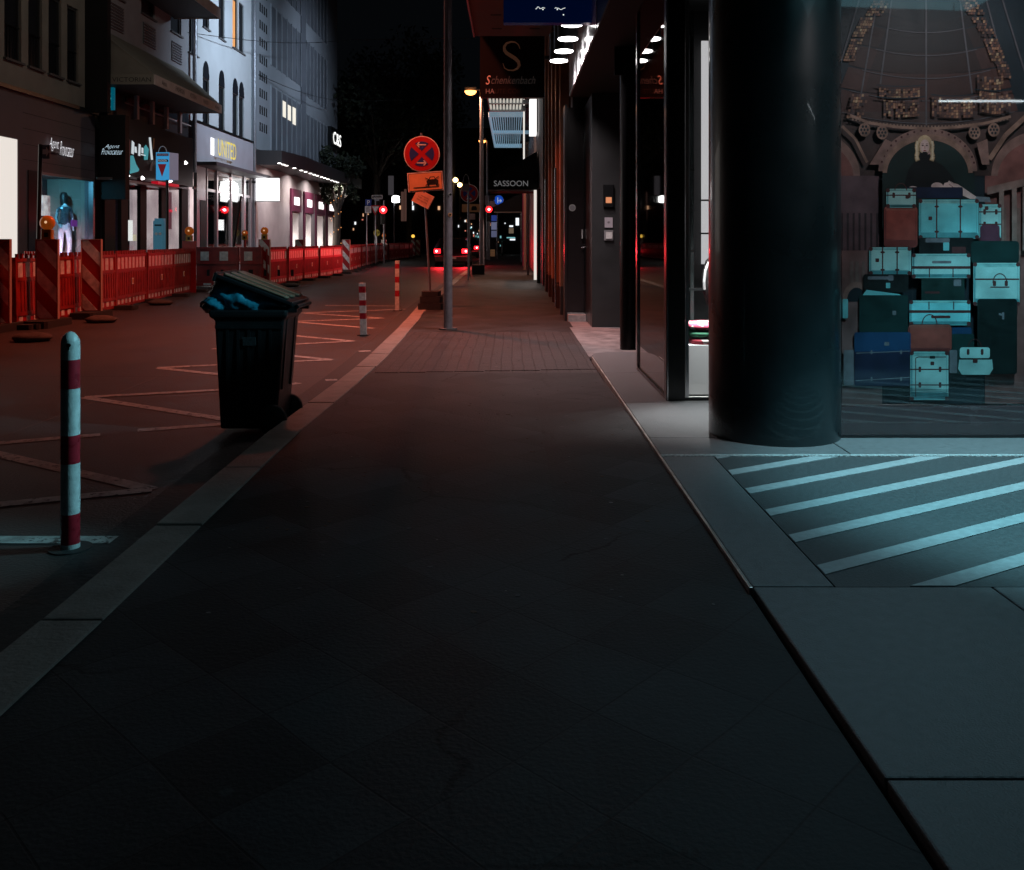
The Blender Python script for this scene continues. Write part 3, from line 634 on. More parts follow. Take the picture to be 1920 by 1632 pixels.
pln([(1600, 661), (1700, 657)], 1.5, GRY); pln([(1600, 712), (1700, 706)], 1.5, GRY)
for xx in (1629, 1684): pell(xx, 659, 2, 4.5, GRY, 8); pell(xx, 709, 2, 4.5, GRY, 8)
prr(1577, 655, 1596, 720, GRY, 2)
case(1701, 658, 1772, 748, TQ, (), (691, 720), 8, tagp=(1742, 680)); pln([(1711, 742), (1711, 670), (1716, 668), (1768, 668)], 1.5, LTH); prr(1737, 666, 1747, 671, BLK, 1)
prr(1774, 655, 1788, 698, GRY, 2)
pp([(1790, 690), (1797, 701), (1848, 701), (1855, 690), (1853, 672), (1792, 672)], TQ); prr(1793, 650, 1849, 671, TQ, 5); pr(1792, 670, 1852, 673, BLK)
pln([(1821 + 12 * math.cos(R(a_)), 650 - 15 * math.sin(R(a_))) for a_ in range(0, 181, 15)], 1.5, LTH); prr(1806, 653, 1811, 664, LTH, 2); prr(1832, 653, 1837, 664, LTH, 2); prr(1817, 671, 1826, 679, LTH, 1.5)
prr(1575, 560, 1585, 596, TQ2, 2)
for k in range(6): pln([(1600 + 10 * k, 724 + 3 * k), (1940, 735 + 3.5 * k)], .8, pm('floor_gleam', (.03, .05, .055)))
mb.build('print', t)

# display plinth with folded cushions and the dark jacket behind the left glass
t = thing('display_plinth', 'white square display block inside the shop window', 'display stand', (1.5, 7.1, .006))
MB().bbox(1.345, 1.80, 6.92, 7.38, .02, .395, mat('white_lacquer', (.82, .82, .82), .3)).build('block', t)
MB().box(1.36, 1.79, 6.935, 7.36, .006, .02, M_blkm).build('foot', t)
area('display_fill', (1.50, 6.95, 2.9), (1.55, 7.0, 0), .12, 30, (1, .97, .95), 60)
area('display_fill', (1.45, 6.80, 1.7), (1.55, 6.93, .2), .03, 34, (1, .97, .95), 100)  # added close behind the glass to brighten the block's front face
def cushion(z, c1, c2, lab, sc):
    m = bpy.data.materials.new('fabric'); m.use_nodes = True; nt = m.node_tree; b = nt.nodes['Principled BSDF']
    g = nt.nodes.new('ShaderNodeNewGeometry'); v = nt.nodes.new('ShaderNodeTexVoronoi'); v.inputs['Scale'].default_value = sc; nt.links.new(g.outputs['Position'], v.inputs['Vector'])
    cr = nt.nodes.new('ShaderNodeValToRGB'); e = cr.color_ramp.elements; e[0].color = (*c1, 1); e[1].color = (*c2, 1); e[0].position = .4; e[1].position = .5
    nt.links.new(v.outputs['Color'], cr.inputs['Fac']); nt.links.new(cr.outputs['Color'], b.inputs['Base Color']); b.inputs['Roughness'].default_value = .8
    mb = MB(); prof = []; n = 28
    for k in range(9):
        a_ = lerp(-90, 90, k / 8); prof.append((math.cos(R(a_)), math.sin(R(a_))))
    vs = []
    for r_, h in prof:
        for i in range(n):
            th = 2 * math.pi * i / n; ex = .45; cxx = math.copysign(abs(math.cos(th)) ** ex, math.cos(th)); sy = math.copysign(abs(math.sin(th)) ** ex, math.sin(th))
            q = .86 + .14 * r_ if r_ > .05 else .0
            vs.append((1.565 + .20 * cxx * q, 7.12 + .19 * sy * q, z + .026 + .026 * h * (1 + .1 * math.sin(5 * th))))
    fs = [(k * n + i, k * n + (i + 1) % n, (k + 1) * n + (i + 1) % n, (k + 1) * n + i) for k in range(8) for i in range(n)]
    mb.add(vs, fs, m, True)
    tag(mb.build('folded_cushion'), lab, 'cushion', 'folded cushions on the white block')
cushion(.395, (.75, .70, .66), (.35, .03, .05), 'red and white patterned folded cushion lying directly on the white block', 16)
cushion(.449, (.02, .14, .07), (.05, .22, .12), 'green folded cushion between the two patterned ones', 9)
cushion(.503, (.75, .68, .62), (.45, .05, .10), 'floral pink and cream folded cushion topmost of its stack', 24)
t = thing('backpack', 'dark quilted bag hanging on a bracket above the white block', 'bag', (1.66, 7.2, .6))
mb = MB(); mb.rev([(.02, -.26), (.12, -.2), (.155, -.08), (.16, .04), (.13, .16), (.07, .22), (.02, .235)], (1.70, 7.35, .87), mat('quilted_cloth', (.022, .018, .018), .95, spec=.1, noise=.6, scale=30, bump=1, bscale=20), 20); mb.build('bag_body', t)
MB().tube([(1.585, 7.3, 1.02), (1.555, 7.29, .95), (1.545, 7.29, .86), (1.55, 7.3, .80)], .012, mat('pale_strap', (.4, .4, .4), .4)).build('strap', t)
MB().box(1.42, 1.62, 7.3, 7.34, .79, .81, M_steel).build('bracket', t)

# wall devices by the door
t = thing('intercom', 'black intercom with a small orange screen on the dark wall', 'intercom', P(1141, 388, 12.97))
a = P(1131, 388, 12.97); b = P(1151, 347, 12.97)
MB().bbox(a.x, b.x, 12.955, 12.998, a.z, b.z, M_blk, .008).build('housing', t)
a = P(1136, 381, 12.95); b = P(1147, 370, 12.95)
MB().box(a.x, b.x, 12.951, 12.955, a.z, b.z, emis('intercom_screen', (.85, .33, .15), .55)).build('screen', t)
t = thing('wall_plate', 'pale square notice plate below the intercom', 'plate', P(1141, 427, 12.97))
a = P(1134, 427, 12.97); b = P(1149, 408, 12.97)
MB().box(a.x, b.x, 12.985, 12.998, a.z, b.z, mat('pale_plate', (.45, .42, .46), .5)).build('plate', t)
mb = MB(); c = P(1141.5, 418, 12.98); mb.ribbon([(c.x, c.z - .012), (c.x, c.z + .015)], .008, M_blkm, 12.982); mb.ribbon([(c.x - .02, c.z - .005), (c.x - .01, c.z + .015), (c.x + .01, c.z + .015), (c.x + .02, c.z - .005)], .004, M_blkm, 12.982); mb.build('symbol', t)
t = thing('door_bell', 'square steel switch with rounded white button, lowest on the dark wall', 'switch', P(1141, 451, 12.97))
a = P(1133, 451, 12.97); b = P(1150, 432, 12.97); MB().bbox(a.x, b.x, 12.97, 12.998, a.z, b.z, mat('switch_frame', (.25, .25, .26), .4)).build('frame', t)
a = P(1136, 448, 12.96); b = P(1148, 435, 12.96); MB().bbox(a.x, b.x, 12.962, 12.97, a.z, b.z, M_white, .01).build('button', t)
mb = MB(); c = P(1073, 390, 14.4); mb.disc(c.x, c.z, .055, M_white, 14.392, .003); mb.disc(c.x, c.z, .04, mat('sticker_grey', (.5, .5, .52), .5), 14.389, .003)
tag(mb.build('door_sticker'), 'round white sticker on the dark door', 'sticker')

# ---- orange finned building beside the door
t = thing('finned_building', 'building with tall copper fins glowing orange in the lamplight', 'building', (.95, 18, 0))
M_cop = mat('copper_fin', (.34, .15, .085), .42, metal=.35, noise=.25, scale=4); M_brn = mat('brown_panel', (.07, .045, .04), .4, metal=.3, noise=.2, scale=2)
MB().box(.97, 4, 14.55, 24.5, -.06, 12, M_brn).build('wall', t)
for Yf in (15.2, 16.7, 18.3, 20.0, 22.0):
    mb = MB(); mb.bbox(.80, .97, Yf, Yf + .16, .42, 9, M_cop, .015); mb.build('fin', t)
    MB().box(.81, .97, Yf, Yf + .15, -.055, .42, M_brn).build('fin_foot', t)
for (px, y0, y1, Y) in ((1041.5, 315, 575, 15.05), (1022.8, 337, 545, 18.1)):
    a = P(px, y0, Y); b = P(px, y1, Y); mb = MB(); mb.cyl(a, b, .018, M_steel)
    for q in (.15, .85): c = a.lerp(b, q); mb.cyl(c, c + Vector((.05, .12, 0)), .012, M_steel)
    mb.build('pull_handle', t)
# ---- canopy building: deep brown soffit over the pavement
t = thing('canopy_building', 'building with a broad brown overhanging canopy and slotted underside', 'building', (.9, 16, 5.4))
MB().box(-.76, .79, 12.9, 18.7, 5.4, 5.9, mat('brown_soffit', (.16, .075, .055), .6, noise=.15, scale=3)).build('canopy', t)
MB().box(-.80, -.765, 12.9, 18.7, 5.38, 5.95, M_galv).build('canopy_edge', t)
mb = MB()
for k in range(5):
    for xx in (-.4, .35): mb.box(xx, xx + .2, 13.6 + k * 1.1, 13.66 + k * 1.1, 5.394, 5.4, M_blkm)
mb.build('light_slots', t)
mb = MB(); mb.box(.80, .97, 13.45, 18.7, 9.05, 12, M_brn); mb.build('parapet', t)

# S sign
t = thing('hanging_sign', 'black square salon sign with a large serif S hanging across the pavement', 'sign', P(961, 183, 17))
a = P(900, 183, 17); b = P(1021, 68, 17)
MB().box(a.x, b.x, 17, 17.14, a.z, b.z, mat('sign_black', (.006, .006, .007), .35)).build('sign_panel', t)
mb = MB(); MS = mat('bronze_letter', (.22, .12, .08), .4, emit=(.5, .22, .12), estr=.05)  # slight own glow in place of lamplight on the bronze
sp = [(975, 92), (972, 84), (966, 79.5), (958, 79), (950, 81.5), (945.5, 88), (946, 95), (950, 100), (958, 105), (966, 110), (972, 116), (973.5, 123), (970, 129), (962, 132.5), (953, 132), (946, 128), (943, 119)]
sw = [1.2, 1.6, 2.2, 3.2, 4.2, 5.2, 6, 6.6, 7, 6.8, 6.2, 5.4, 4.2, 3.0, 2.2, 1.6, 1.2]
mb.ribbon([((x - CX) * 17 / F, CH + (HY - y) * 17 / F) for x, y in sp], [w * .01 for w in sw], MS, 16.99, .01)
mb.build('letter', t)
mb = MB(); MS2 = mat('dim_letter', (.10, .085, .08), .5, emit=(.4, .33, .3), estr=.03); MS3 = mat('lit_letter', (.5, .2, .15), .4, emit=(.9, .25, .15), estr=.35)  # lamplight on the letters is put into their colour and own glow
a = P(911, 159, 17); b = P(920, 142, 17); mb.text('S', a.x, b.x, a.z, b.z, MS3, 16.99, shear=.3)
a = P(921, 158, 17); b = P(1004, 143, 17); mb.text('chenkenbach', a.x, b.x, a.z, b.z, MS2, 16.99, shear=.35)
a = P(911, 176, 17); b = P(927, 167, 17); mb.text('HA', a.x, b.x, a.z, b.z, mat('half_lit_letter', (.25, .16, .14), .5, emit=(.7, .35, .28), estr=.08), 16.99)
a = P(928, 176, 17); b = P(1004, 167, 17); mb.text('UTE COIFFURE', a.x, b.x, a.z, b.z, mat('dark_letter', (.03, .025, .024), .5), 16.99)
mb.build('lettering', t)
MB().box(.62, .79, 17.03, 17.1, 4.6, 4.66, M_blk).build('bracket', t)

# ---- buildings farther down on the right
t = thing('right_terrace', 'dark row of shop houses receding along the right pavement', 'building', (1.5, 45, 0))
M_dk2 = mat('dark_render', (.045, .035, .033), .5, noise=.2, scale=1)
mb = MB(); mb.box(.84, 6, 24.6, 62, -.06, 11, M_dk2); mb.build('wall', t)
for (px, y0, y1, Yv, w, m) in ((1010, 355, 560, 26.5, .10, M_brn), (1003.5, 357, 525, 28.6, .085, emis('bright_door_strip', (1, .92, .85), .8)),
        (990, 357, 520, 32.5, .07, mat('pinkish_frame', (.4, .25, .24), .4)), (984, 357, 500, 38, .10, MATS['pinkish_frame']), (981, 357, 490, 44, .08, mat('maroon_frame', (.2, .03, .05), .3, emit=(.5, .02, .08), estr=.08)),
        (977, 398, 480, 52, .1, M_galv)):
    x = (px - CX) * Yv / F; zt = CH + (HY - y0) * Yv / F
    MB().box(x - w / 2, x + w / 2, Yv - .1, Yv, ZS, zt, m).build('door_frame', t)
area('door_light', (.70, 27.9, 1.9), (-.6, 26.9, -.1), .25, 30, (1, .80, .70), 120, 1.2)
area('door_light', (.70, 35.5, 1.6), (-.6, 35, -.1), .25, 18, (1, .6, .5), 120, 1.0)
def awning(lab, Y, x0, x1, yb, yv, yt, txt=None, dep=2.4):
    t = thing('awning', lab, 'awning', P((x0 + x1) / 2, yb, Y))
    a = P(x0, yb, Y); v = P(x0, yv, Y); b = P(x1, yb, Y); tp = P(x1, yt, Y)
    m = mat('black_canvas', (.008, .009, .010), .8)
    MB().prism([(a.x, Y, a.z + .02), (b.x, Y, b.z + .02), (b.x, Y, tp.z), (v.x, Y, v.z)], (0, dep, 0), m).build('canvas', t)
    MB().box(a.x, b.x, Y - .03, Y + .02, a.z - .03, a.z + .015, mat('awning_bar', (.35, .35, .35), .3, metal=.8)).build('front_bar', t)
    if txt:
        q0 = P(926, 349.5, Y - .01); q1 = P(990, 339, Y - .01); MB().text(txt, q0.x, q1.x, q0.z, q1.z, mat('pale_letter', (.45, .45, .47), .5, emit=(.5, .5, .52), estr=.22), Y - .012).build('lettering', t)
awning('black sloping awning lettered SASSOON over a salon door', 28.6, 915, 1007, 357, 338, 284, 'SASSOON')
awning('smaller plain black awning beyond the lettered one', 44, 926, 978, 398, 388, 362, None, 3)
t = thing('louvre_canopy', 'blue lit canopy of thin louvres high above the pavement', 'canopy', (-.2, 40, 6))
M_lv = mat('louvre_blue', (.35, .45, .55), .4, emit=(.35, .60, .78), estr=.30)
mb = MB()
for k in range(14): x = -.85 + k * .093; mb.box(x, x + .03, 35.3, 46.8, 6.0, 6.12, M_lv)
mb.build('louvres', t); mb = MB(); mb.box(-.9, .5, 35.1, 35.3, 5.97, 6.16, M_lv); mb.box(-.9, .5, 46.8, 47, 5.97, 6.16, M_lv); mb.box(-.92, -.86, 35.3, 46.8, 5.98, 6.15, M_lv); mb.box(-.85, .8, 40.6, 41, 5.98, 6.1, M_lv); mb.build('frame', t)
MB().box(-.9, .84, 35.1, 47, 6.3, 6.35, M_blkm).build('roof_sheet', t)
t = thing('louvre_canopy', 'white lit canopy of broad louvres just below the black salon sign', 'canopy', (-.2, 32, 6))
M_lw = mat('louvre_white', (.5, .5, .46), .4, emit=(.85, .85, .75), estr=.55); mb = MB()
for k in range(10): x = -.78 + k * .12; mb.prism([(x, 30.4, 6.0), (x + .06, 30.4, 6.0), (x + .03, 33.4, 6.0), (x - .03, 33.4, 6.0)], (0, 0, .1), M_lw)
mb.build('louvres', t); mb = MB(); mb.box(-.82, .5, 33.4, 33.6, 5.95, 6.15, M_galv); mb.box(-.84, -.8, 30.3, 33.4, 5.95, 6.15, M_galv); mb.box(-.8, .8, 31.8, 31.95, 5.97, 6.12, M_galv); mb.build('frame', t)
t = thing('light_box', 'tall white glowing light box fixed to the terrace wall', 'sign', P(1000, 250, 29.5))
a = P(993, 252, 29.5); b = P(1006, 186, 29.5); MB().box(a.x, b.x, 29.5, 30.1, a.z, b.z, emis('box_white', (1, .98, .95), 1.6)).build('lit_panel', t); MB().box(b.x, .84, 29.55, 30.05, a.z + .1, b.z, M_blk).build('mount', t)
MB_ = MB(); a = P(981, 250, 34); b = P(984, 186, 34); MB_.box(a.x, b.x, 34, 34.2, a.z - 1.2, b.z, emis('tube_white', (1, .96, .9), .8)); tag(MB_.build('light_strip'), 'thin vertical white light tube between louvres and light box', 'lamp')
# end of the street: dark blocks with small lit windows
t = thing('far_building', 'dark distant building with scattered small lit windows closing the street', 'building', (-2, 112, 0))
MB().box(-16, 14, 112, 122, -.2, 15, mat('far_wall', (.02, .02, .022), .8)).build('wall', t)
random.seed(21)
wcs = [emis('far_win_a', (1, .55, .3), .8), emis('far_win_b', (.9, .95, 1), 1.2), emis('far_win_c', (1, .3, .2), .6), emis('far_win_d', (.3, .75, .8), .6)]
for k in range(34):
    x = random.uniform(850, 978); y = random.uniform(402, 462); w = random.uniform(1, 2.6); h = random.uniform(1.5, 4.5)
    if k < 12: y = random.uniform(425, 455); x = random.uniform(870, 905)
    a = P(x, y + h, 111.9); b = P(x + w, y, 111.9); MB().box(a.x, b.x, 111.85, 111.99, a.z, b.z, wcs[k % 4]).build('lit_window', t)
t = thing('corner_shop', 'dim corner shop with teal lights and a lit band at the pavement end', 'building', (.3, 84, 0))
a = P(943, 476, 84); b = P(974, 400, 84)
MB().box(a.x, 6, 84, 90, -.2, 9, mat('corner_wall', (.015, .016, .018), .6)).build('wall', t)
for (x0, y0, x1, y1, m) in ((950, 445, 966, 447, wcs[3]), (956, 448, 966, 451, wcs[1]), (955, 423, 962, 426, wcs[1]), (954, 428, 963, 438, emis('dull_amber', (.3, .22, .15), .4)), (967, 409, 973, 423, wcs[1]), (946, 418, 948, 420, wcs[1])):
    a = P(x0, y1, 83.95); b = P(x1, y0, 83.95); MB().box(a.x, b.x, 83.93, 83.99, a.z, b.z, m).build('lit_window', t)

# ================================================================= LEFT FACADES (plane X = -11)
XF = -11.0
def FY(x, X=XF): return F * -X / (CX - x)
def FZ(x, y, X=XF): return CH + (HY - y) * -X / (CX - x)
T_left = Matrix(((0, -1, 0, 0), (1, 0, 0, 0), (0, 0, 1, 0), (0, 0, 0, 1)))   # local (x,y,z) -> world (-y, x, z): local x runs along the street, -y points at the street
def wallholes(mb, y0, y1, z0, z1, holes, m, X=XF, d=.12):
    """wall slab with rectangular openings; holes = (ya, yb, za, zb)"""
    ys = sorted({y0, y1, *[h[0] for h in holes], *[h[1] for h in holes]}); zs = sorted({z0, z1, *[h[2] for h in holes], *[h[3] for h in holes]})
    for a, b in zip(ys[:-1], ys[1:]):
        for c, e in zip(zs[:-1], zs[1:]):
            my, mz = (a + b) / 2, (c + e) / 2
            if any(h[0] < my < h[1] and h[2] < mz < h[3] for h in holes): continue
            mb.add([(X, a, c), (X, b, c), (X, b, e), (X, a, e)], [(0, 1, 2, 3)], m)
    for h in holes:
        a, b, c, e = h
        for q in ([(X, a, c), (X - d, a, c), (X - d, a, e), (X, a, e)], [(X, b, c), (X, b, e), (X - d, b, e), (X - d, b, c)], [(X, a, c), (X, b, c), (X - d, b, c), (X - d, a, c)], [(X, a, e), (X - d, a, e), (X - d, b, e), (X, b, e)]):
            mb.add(q, [(0, 1, 2, 3)], m)
def window(par, ya, yb, za, zb, X=XF, d=.10, m=None, mull=1, sill=True, rail=False, name='window'):
    w = MB().box(X - d - .02, X - d, ya, yb, za, zb, m or M_wdark).build(name, par)
    mb = MB(); fm = mat('window_frame_dark', (.05, .05, .05), .5)
    for k in range(mull + 1):
        yy = lerp(ya, yb - .05, k / mull) if mull else ya; mb.box(X - d, X - d + .05, yy, yy + .05, za, zb, fm)
    mb.box(X - d, X - d + .045, ya, yb, zb - .06, zb, fm); mb.box(X - d, X - d + .045, ya, yb, za, za + .05, fm); mb.build('frame', w)
    if sill: MB().box(X - d, X + .07, ya - .05, yb + .05, za - .05, za - .002, mat('sill', (.12, .11, .11), .5)).build('sill', w)
    if rail:
        mb = MB(); n = int((yb - ya) / .13)
        for k in range(n): mb.box(X - .06, X - .045, ya + .05 + k * .13, ya + .065 + k * .13, za, za + .75, M_blk)
        mb.box(X - .065, X - .04, ya, yb, za + .75, za + .78, M_blk); mb.build('railing', w)
    return w
# ---- building 1, beige
b1 = thing('beige_building', 'beige rendered corner building with tall narrow windows over a dark clad shop', 'building', (-11.5, 20, 0))
win = [(8, 40), (53, 79), (91, 115), (126, 147)]
hs = [(FY(a), FY(b), 5.16, 7.03) for a, b in win] + [(FY(a) - 8.2, FY(b) - 8.0, 5.16, 7.03) for a, b in win[:1]]
hs2 = [(h[0], h[1], 8.3, 10.2) for h in hs]
mb = MB(); wallholes(mb, 6, 23.8, 4.53, 13, hs + hs2, mat('beige_render', (.30, .26, .22), .8, noise=.1, scale=2, bump=.2)); mb.add([(XF, 23.8, 0), (-18, 23.8, 0), (-18, 23.8, 13), (XF, 23.8, 13)], [(0, 1, 2, 3)], MATS['beige_render']); mb.build('upper_wall', b1)
for h in hs + hs2: window(b1, *h, rail=True)
MB().box(XF, XF + .14, 6, 23.85, 4.47, 4.56, M_blk).build('cornice', b1)
XG = -10.95
M_clad = mat('plum_cladding', (.13, .105, .12), .5, noise=.12, scale=2)
shop = (20.5, 23.76, 0.35, 2.78); lit = (14.0, 20.1, .4, 3.43)
mb = MB(); wallholes(mb, 6, 23.8, 0, 4.47, [shop, lit], M_clad, XG, .25); mb.build('shop_wall', b1)
mb = MB()
for z in (3.0, 3.35, 3.7, 4.05): mb.box(XG, XG + .004, 20.3, 23.8, z, z + .008, M_blkm)
mb.build('cladding_joints', b1)
m = emis('warm_white_window', (1.0, .93, .86), .78); MB().box(XG - .05, XG - .012, 14.01, 20.09, .41, 3.42, m).build('lit_window', b1)
# shop window recess
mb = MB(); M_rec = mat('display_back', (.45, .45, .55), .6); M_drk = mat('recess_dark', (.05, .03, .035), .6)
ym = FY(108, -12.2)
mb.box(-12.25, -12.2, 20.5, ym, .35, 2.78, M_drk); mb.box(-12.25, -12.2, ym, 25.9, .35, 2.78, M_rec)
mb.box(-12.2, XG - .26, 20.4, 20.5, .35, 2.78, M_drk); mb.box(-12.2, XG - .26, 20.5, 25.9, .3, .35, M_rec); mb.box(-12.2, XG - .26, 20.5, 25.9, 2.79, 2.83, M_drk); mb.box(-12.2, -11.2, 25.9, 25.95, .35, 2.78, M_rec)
mb.build('display_recess', b1)
MB().box(XG - .14, XG - .135, 20.5, 23.76, .35, 2.78, M_glass).build('display_glass', b1)
mb = MB(); mb.box(XG - .1, XG + .02, 23.66, 23.76, .35, 2.78, M_galv); mb.box(XG - .1, XG + .02, 20.5, 20.9, .35, 2.78, M_blk); mb.box(XG - .1, XG + .02, 20.9, 23.66, 2.72, 2.78, M_galv); mb.build('display_frame', b1)
a, b = FY(82, -12.1), FY(98, -12.1)
MB().box(-12.19, -12.12, a, b, FZ(90, 405, -12.1), FZ(90, 367, -12.1), emis_noise('small_lit_picture', (1, .85, .8), (.3, .12, .1), .9, 5)).build('lit_picture', b1)
area('window_spot', (-11.3, 24.6, 2.7), (-12.15, 24.6, 1.6), .2, 24, (.14, .30, 1.0), 150)
area('window_spot', (-11.35, 22.3, 2.7), (-11.55, 23.4, 2.0), .2, 13, (.16, .70, 1.0), 125)
area('window_spot', (-11.25, 22.4, .9), (-11.6, 23.5, 1.0), .12, 6, (1, .7, .95), 80)
area('window_spot', (-11.4, 24.6, .5), (-11.9, 24.8, 1.3), .3, 7, (1, .55, .85), 150)
# script letters
t = thing('script_sign', 'white glowing handwritten style shop lettering on the plum wall', 'sign', (-10.9, 21.8, 3.3))
mb = MB(T_left.copy()); mb.text('Agent', FY(95, -10.85), FY(113, -10.85), 3.30, 3.62, emis('script_white', (.95, .95, 1), 1.3), 10.88, shear=.5)
mb.text('Provocateur', FY(115, -10.85), FY(141, -10.85), 3.24, 3.58, MATS['script_white'], 10.88, shear=.5); mb.build('lettering', t)
mb = MB(); mb.box(-10.95, -10.89, 21.3, 22.5, 3.26, 3.28, M_blk); mb.build('mount_rail', t)
# mannequin (skinned figure)
def figure(name, joints, bones, mats, root=0):
    me = bpy.data.meshes.new(name); me.from_pydata([j[0] for j in joints], bones, []); o = bpy.data.objects.new(name, me); COL.objects.link(o)
    sk = o.modifiers.new('s', 'SKIN'); sk.use_smooth_shade = True
    for i, j in enumerate(joints): me.skin_vertices[0].data[i].radius = (j[1], j[2] if len(j) > 2 else j[1]); me.skin_vertices[0].data[i].use_root = (i == root)
    sb = o.modifiers.new('u', 'SUBSURF'); sb.levels = sb.render_levels = 1
    dg = bpy.context.evaluated_depsgraph_get(); dg.update(); nm = bpy.data.meshes.new_from_object(o.evaluated_get(dg)); bpy.data.objects.remove(o)
    nm.materials.clear()
    for m in mats: nm.materials.append(m)
    return nm
mx, my, mz = -11.55, FY(121, -11.55), .62
J = [((0, 0, .95), .13, .10), ((0, 0, 1.08), .105, .085), ((0, 0, 1.25), .125, .09), ((0, 0, 1.40), .11, .07), ((0, 0, 1.50), .045), ((0, .01, 1.60), .075, .07), ((0, .01, 1.72), .07, .07),
     ((-.15, 0, 1.39), .05), ((-.20, .02, 1.12), .04), ((-.16, -.12, .92), .032), ((-.13, -.16, .86), .025),
     ((.15, 0, 1.39), .05), ((.21, .03, 1.12), .04), ((.20, -.04, .88), .032), ((.20, -.06, .80), .025),
     ((-.09, 0, .86), .09), ((-.10, -.02, .48), .065), ((-.10, .02, .10), .045), ((-.10, -.10, .04), .035),
     ((.09, 0, .86), .09), ((.11, -.05, .48), .065), ((.12, .02, .10), .045), ((.12, -.10, .04), .035)]
Bn = [(0, 1), (1, 2), (2, 3), (3, 4), (4, 5), (5, 6), (3, 7), (7, 8), (8, 9), (9, 10), (3, 11), (11, 12), (12, 13), (13, 14), (0, 15), (15, 16), (16, 17), (17, 18), (0, 19), (19, 20), (20, 21), (21, 22)]
nm = figure('mannequin_body', J, Bn, [mat('mannequin_skin', (.55, .6, .65), .3), mat('sequin_top', (.20, .25, .30), .25, metal=.6, noise=.7, scale=60), mat('white_trousers', (.75, .75, .8), .7)])
for p in nm.polygons:
    z = p.center.z; p.material_index = 1 if (.98 < z < 1.44 and abs(p.center.x) < .19) else (2 if .10 < z <= .98 and abs(p.center.x) < .17 else 0); p.use_smooth = True
t = thing('mannequin', 'mannequin in sparkling top and white trousers standing in the blue lit shop window', 'mannequin', (mx, my, mz))
t.rotation_euler = (0, 0, R(48)); o = bpy.data.objects.new('body', nm); COL.objects.link(o); o.parent = t; o['_b'] = (mx, my, mz)
def loc_build(mb, name, par):
    """mesh given in the thing's own coordinates"""
    me = bpy.data.meshes.new(name); me.from_pydata([tuple(v) for v in mb.v], [], mb.f)
    for m in mb.ms: me.materials.append(m)
    me.polygons.foreach_set('material_index', mb.mi); me.polygons.foreach_set('use_smooth', mb.sm)
    o = bpy.data.objects.new(name, me); COL.objects.link(o); o.parent = par; return o
loc_build(MB().rev([(.02, 1.30), (.07, 1.36), (.095, 1.55), (.10, 1.70), (.07, 1.80), (.01, 1.82)], (0, .045, 0), mat('wig', (.03, .02, .02), .5), 16), 'wig', t)
MB().box(-12.1, -11.25, my - .5, my + .9, .35, .62, M_rec).build('podium', b1)
t = thing('gift_box', 'white box standing on the floor of the blue lit window', 'box', (-11.9, 24.6, .35))
a = FY(140, -11.9); MB().bbox(-12.1, -11.7, a, a + .5, .35, 1.42, M_white).build('carton', t); MB().box(-12.11, -11.69, a - .01, a + .51, 1.42, 1.47, mat('lid_cream', (.7, .6, .6), .5)).build('lid', t)
mb = MB(); a = FY(134, -11.3); mb.box(-11.32, -11.3, a, a + .32, FZ(140, 425, -11.3), FZ(140, 413, -11.3), emis('purple_card', (.25, .05, .4), .6)); tag(mb.build('window_card'), 'small purple card beside the mannequin', 'card')

# ---- black pier + projecting black sign
t = thing('projecting_sign', 'tall black projecting sign with fine white script lettering', 'sign', (-10.5, 23.95, 2.25))
a = P(187, 374, 23.95); b = P(235, 216, 23.95); MB().box(a.x, b.x, 23.95, 24.2, a.z, b.z, M_blkm).build('sign_panel', t)
mb = MB(); q = P(196, 280, 23.93); r_ = P(224, 271, 23.93); mb.text('Agent', q.x, r_.x, q.z, r_.z, emis('script_blue', (.65, .85, 1), 1.1), 23.94, shear=.5)
q = P(190, 290, 23.93); r_ = P(230, 279, 23.93); mb.text('Provocateur', q.x, r_.x, q.z, r_.z, MATS['script_blue'], 23.94, shear=.5); mb.build('lettering', t)
b2 = thing('dark_building', 'narrow grey building with louvred wall panels above black shopfront', 'building', (-11.5, 27.5, 0))
MB().box(-12.6, -10.42, 23.35, 23.55, 4.5, 13, M_blkm).build('pier', b2)
MB().box(-13, -11.2, 23.85, 24.7, 0, 13, M_blkm).build('recess', b2)
M_grr = mat('grey_render', (.36, .35, .37), .8, noise=.08, scale=2, bump=.2)
hw = []
for (x0, x1, zt) in ((203, 231, 0), (265, 290, 0), (320, 340, 0)):
    hw.append((FY(x0), FY(x1), 7.95, 9.6)); hw.append((FY(x0), FY(x1), 11.2, 12.9))
mb = MB(); wallholes(mb, 24.7, 30.9, 6.6, 14, hw, M_grr); mb.build('upper_wall', b2)
for h in hw: window(b2, *h)
for (x0, x1, y0, y1) in ((206, 230, 4, 52), (268, 290, 41, 82), (321, 339, 77, 113)):
    ya, yb = FY(x0), FY(x1); zt = FZ(x0, y0); zb = FZ(x0, y1); mb = MB()
    mb.box(XF, XF + .02, ya, yb, zb, zt, mat('louvre_back', (.10, .10, .105), .6)); k = zb
    while k < zt: mb.prism([(XF + .02, ya, k), (XF + .06, ya, k + .01), (XF + .02, ya, k + .05)], (0, yb - ya, 0), M_grr); k += .085
    mb.build('louvre_panel', b2)
mb = MB(); mb.box(-13, -11.02, 24.7, 30.9, 2.9, 6.6, mat('dark_mezzanine', (.035, .033, .036), .4)); mb.build('mezzanine', b2)
for xa, xb in ((236, 253), (260, 282), (289, 308), (316, 333), (340, 354)):
    MB().box(-11.02, -11.0, FY(xa), FY(xb), 5.15, 6.5, mat('mezz_glass', (.03, .034, .042), .12)).build('window', b2)
mb = MB()
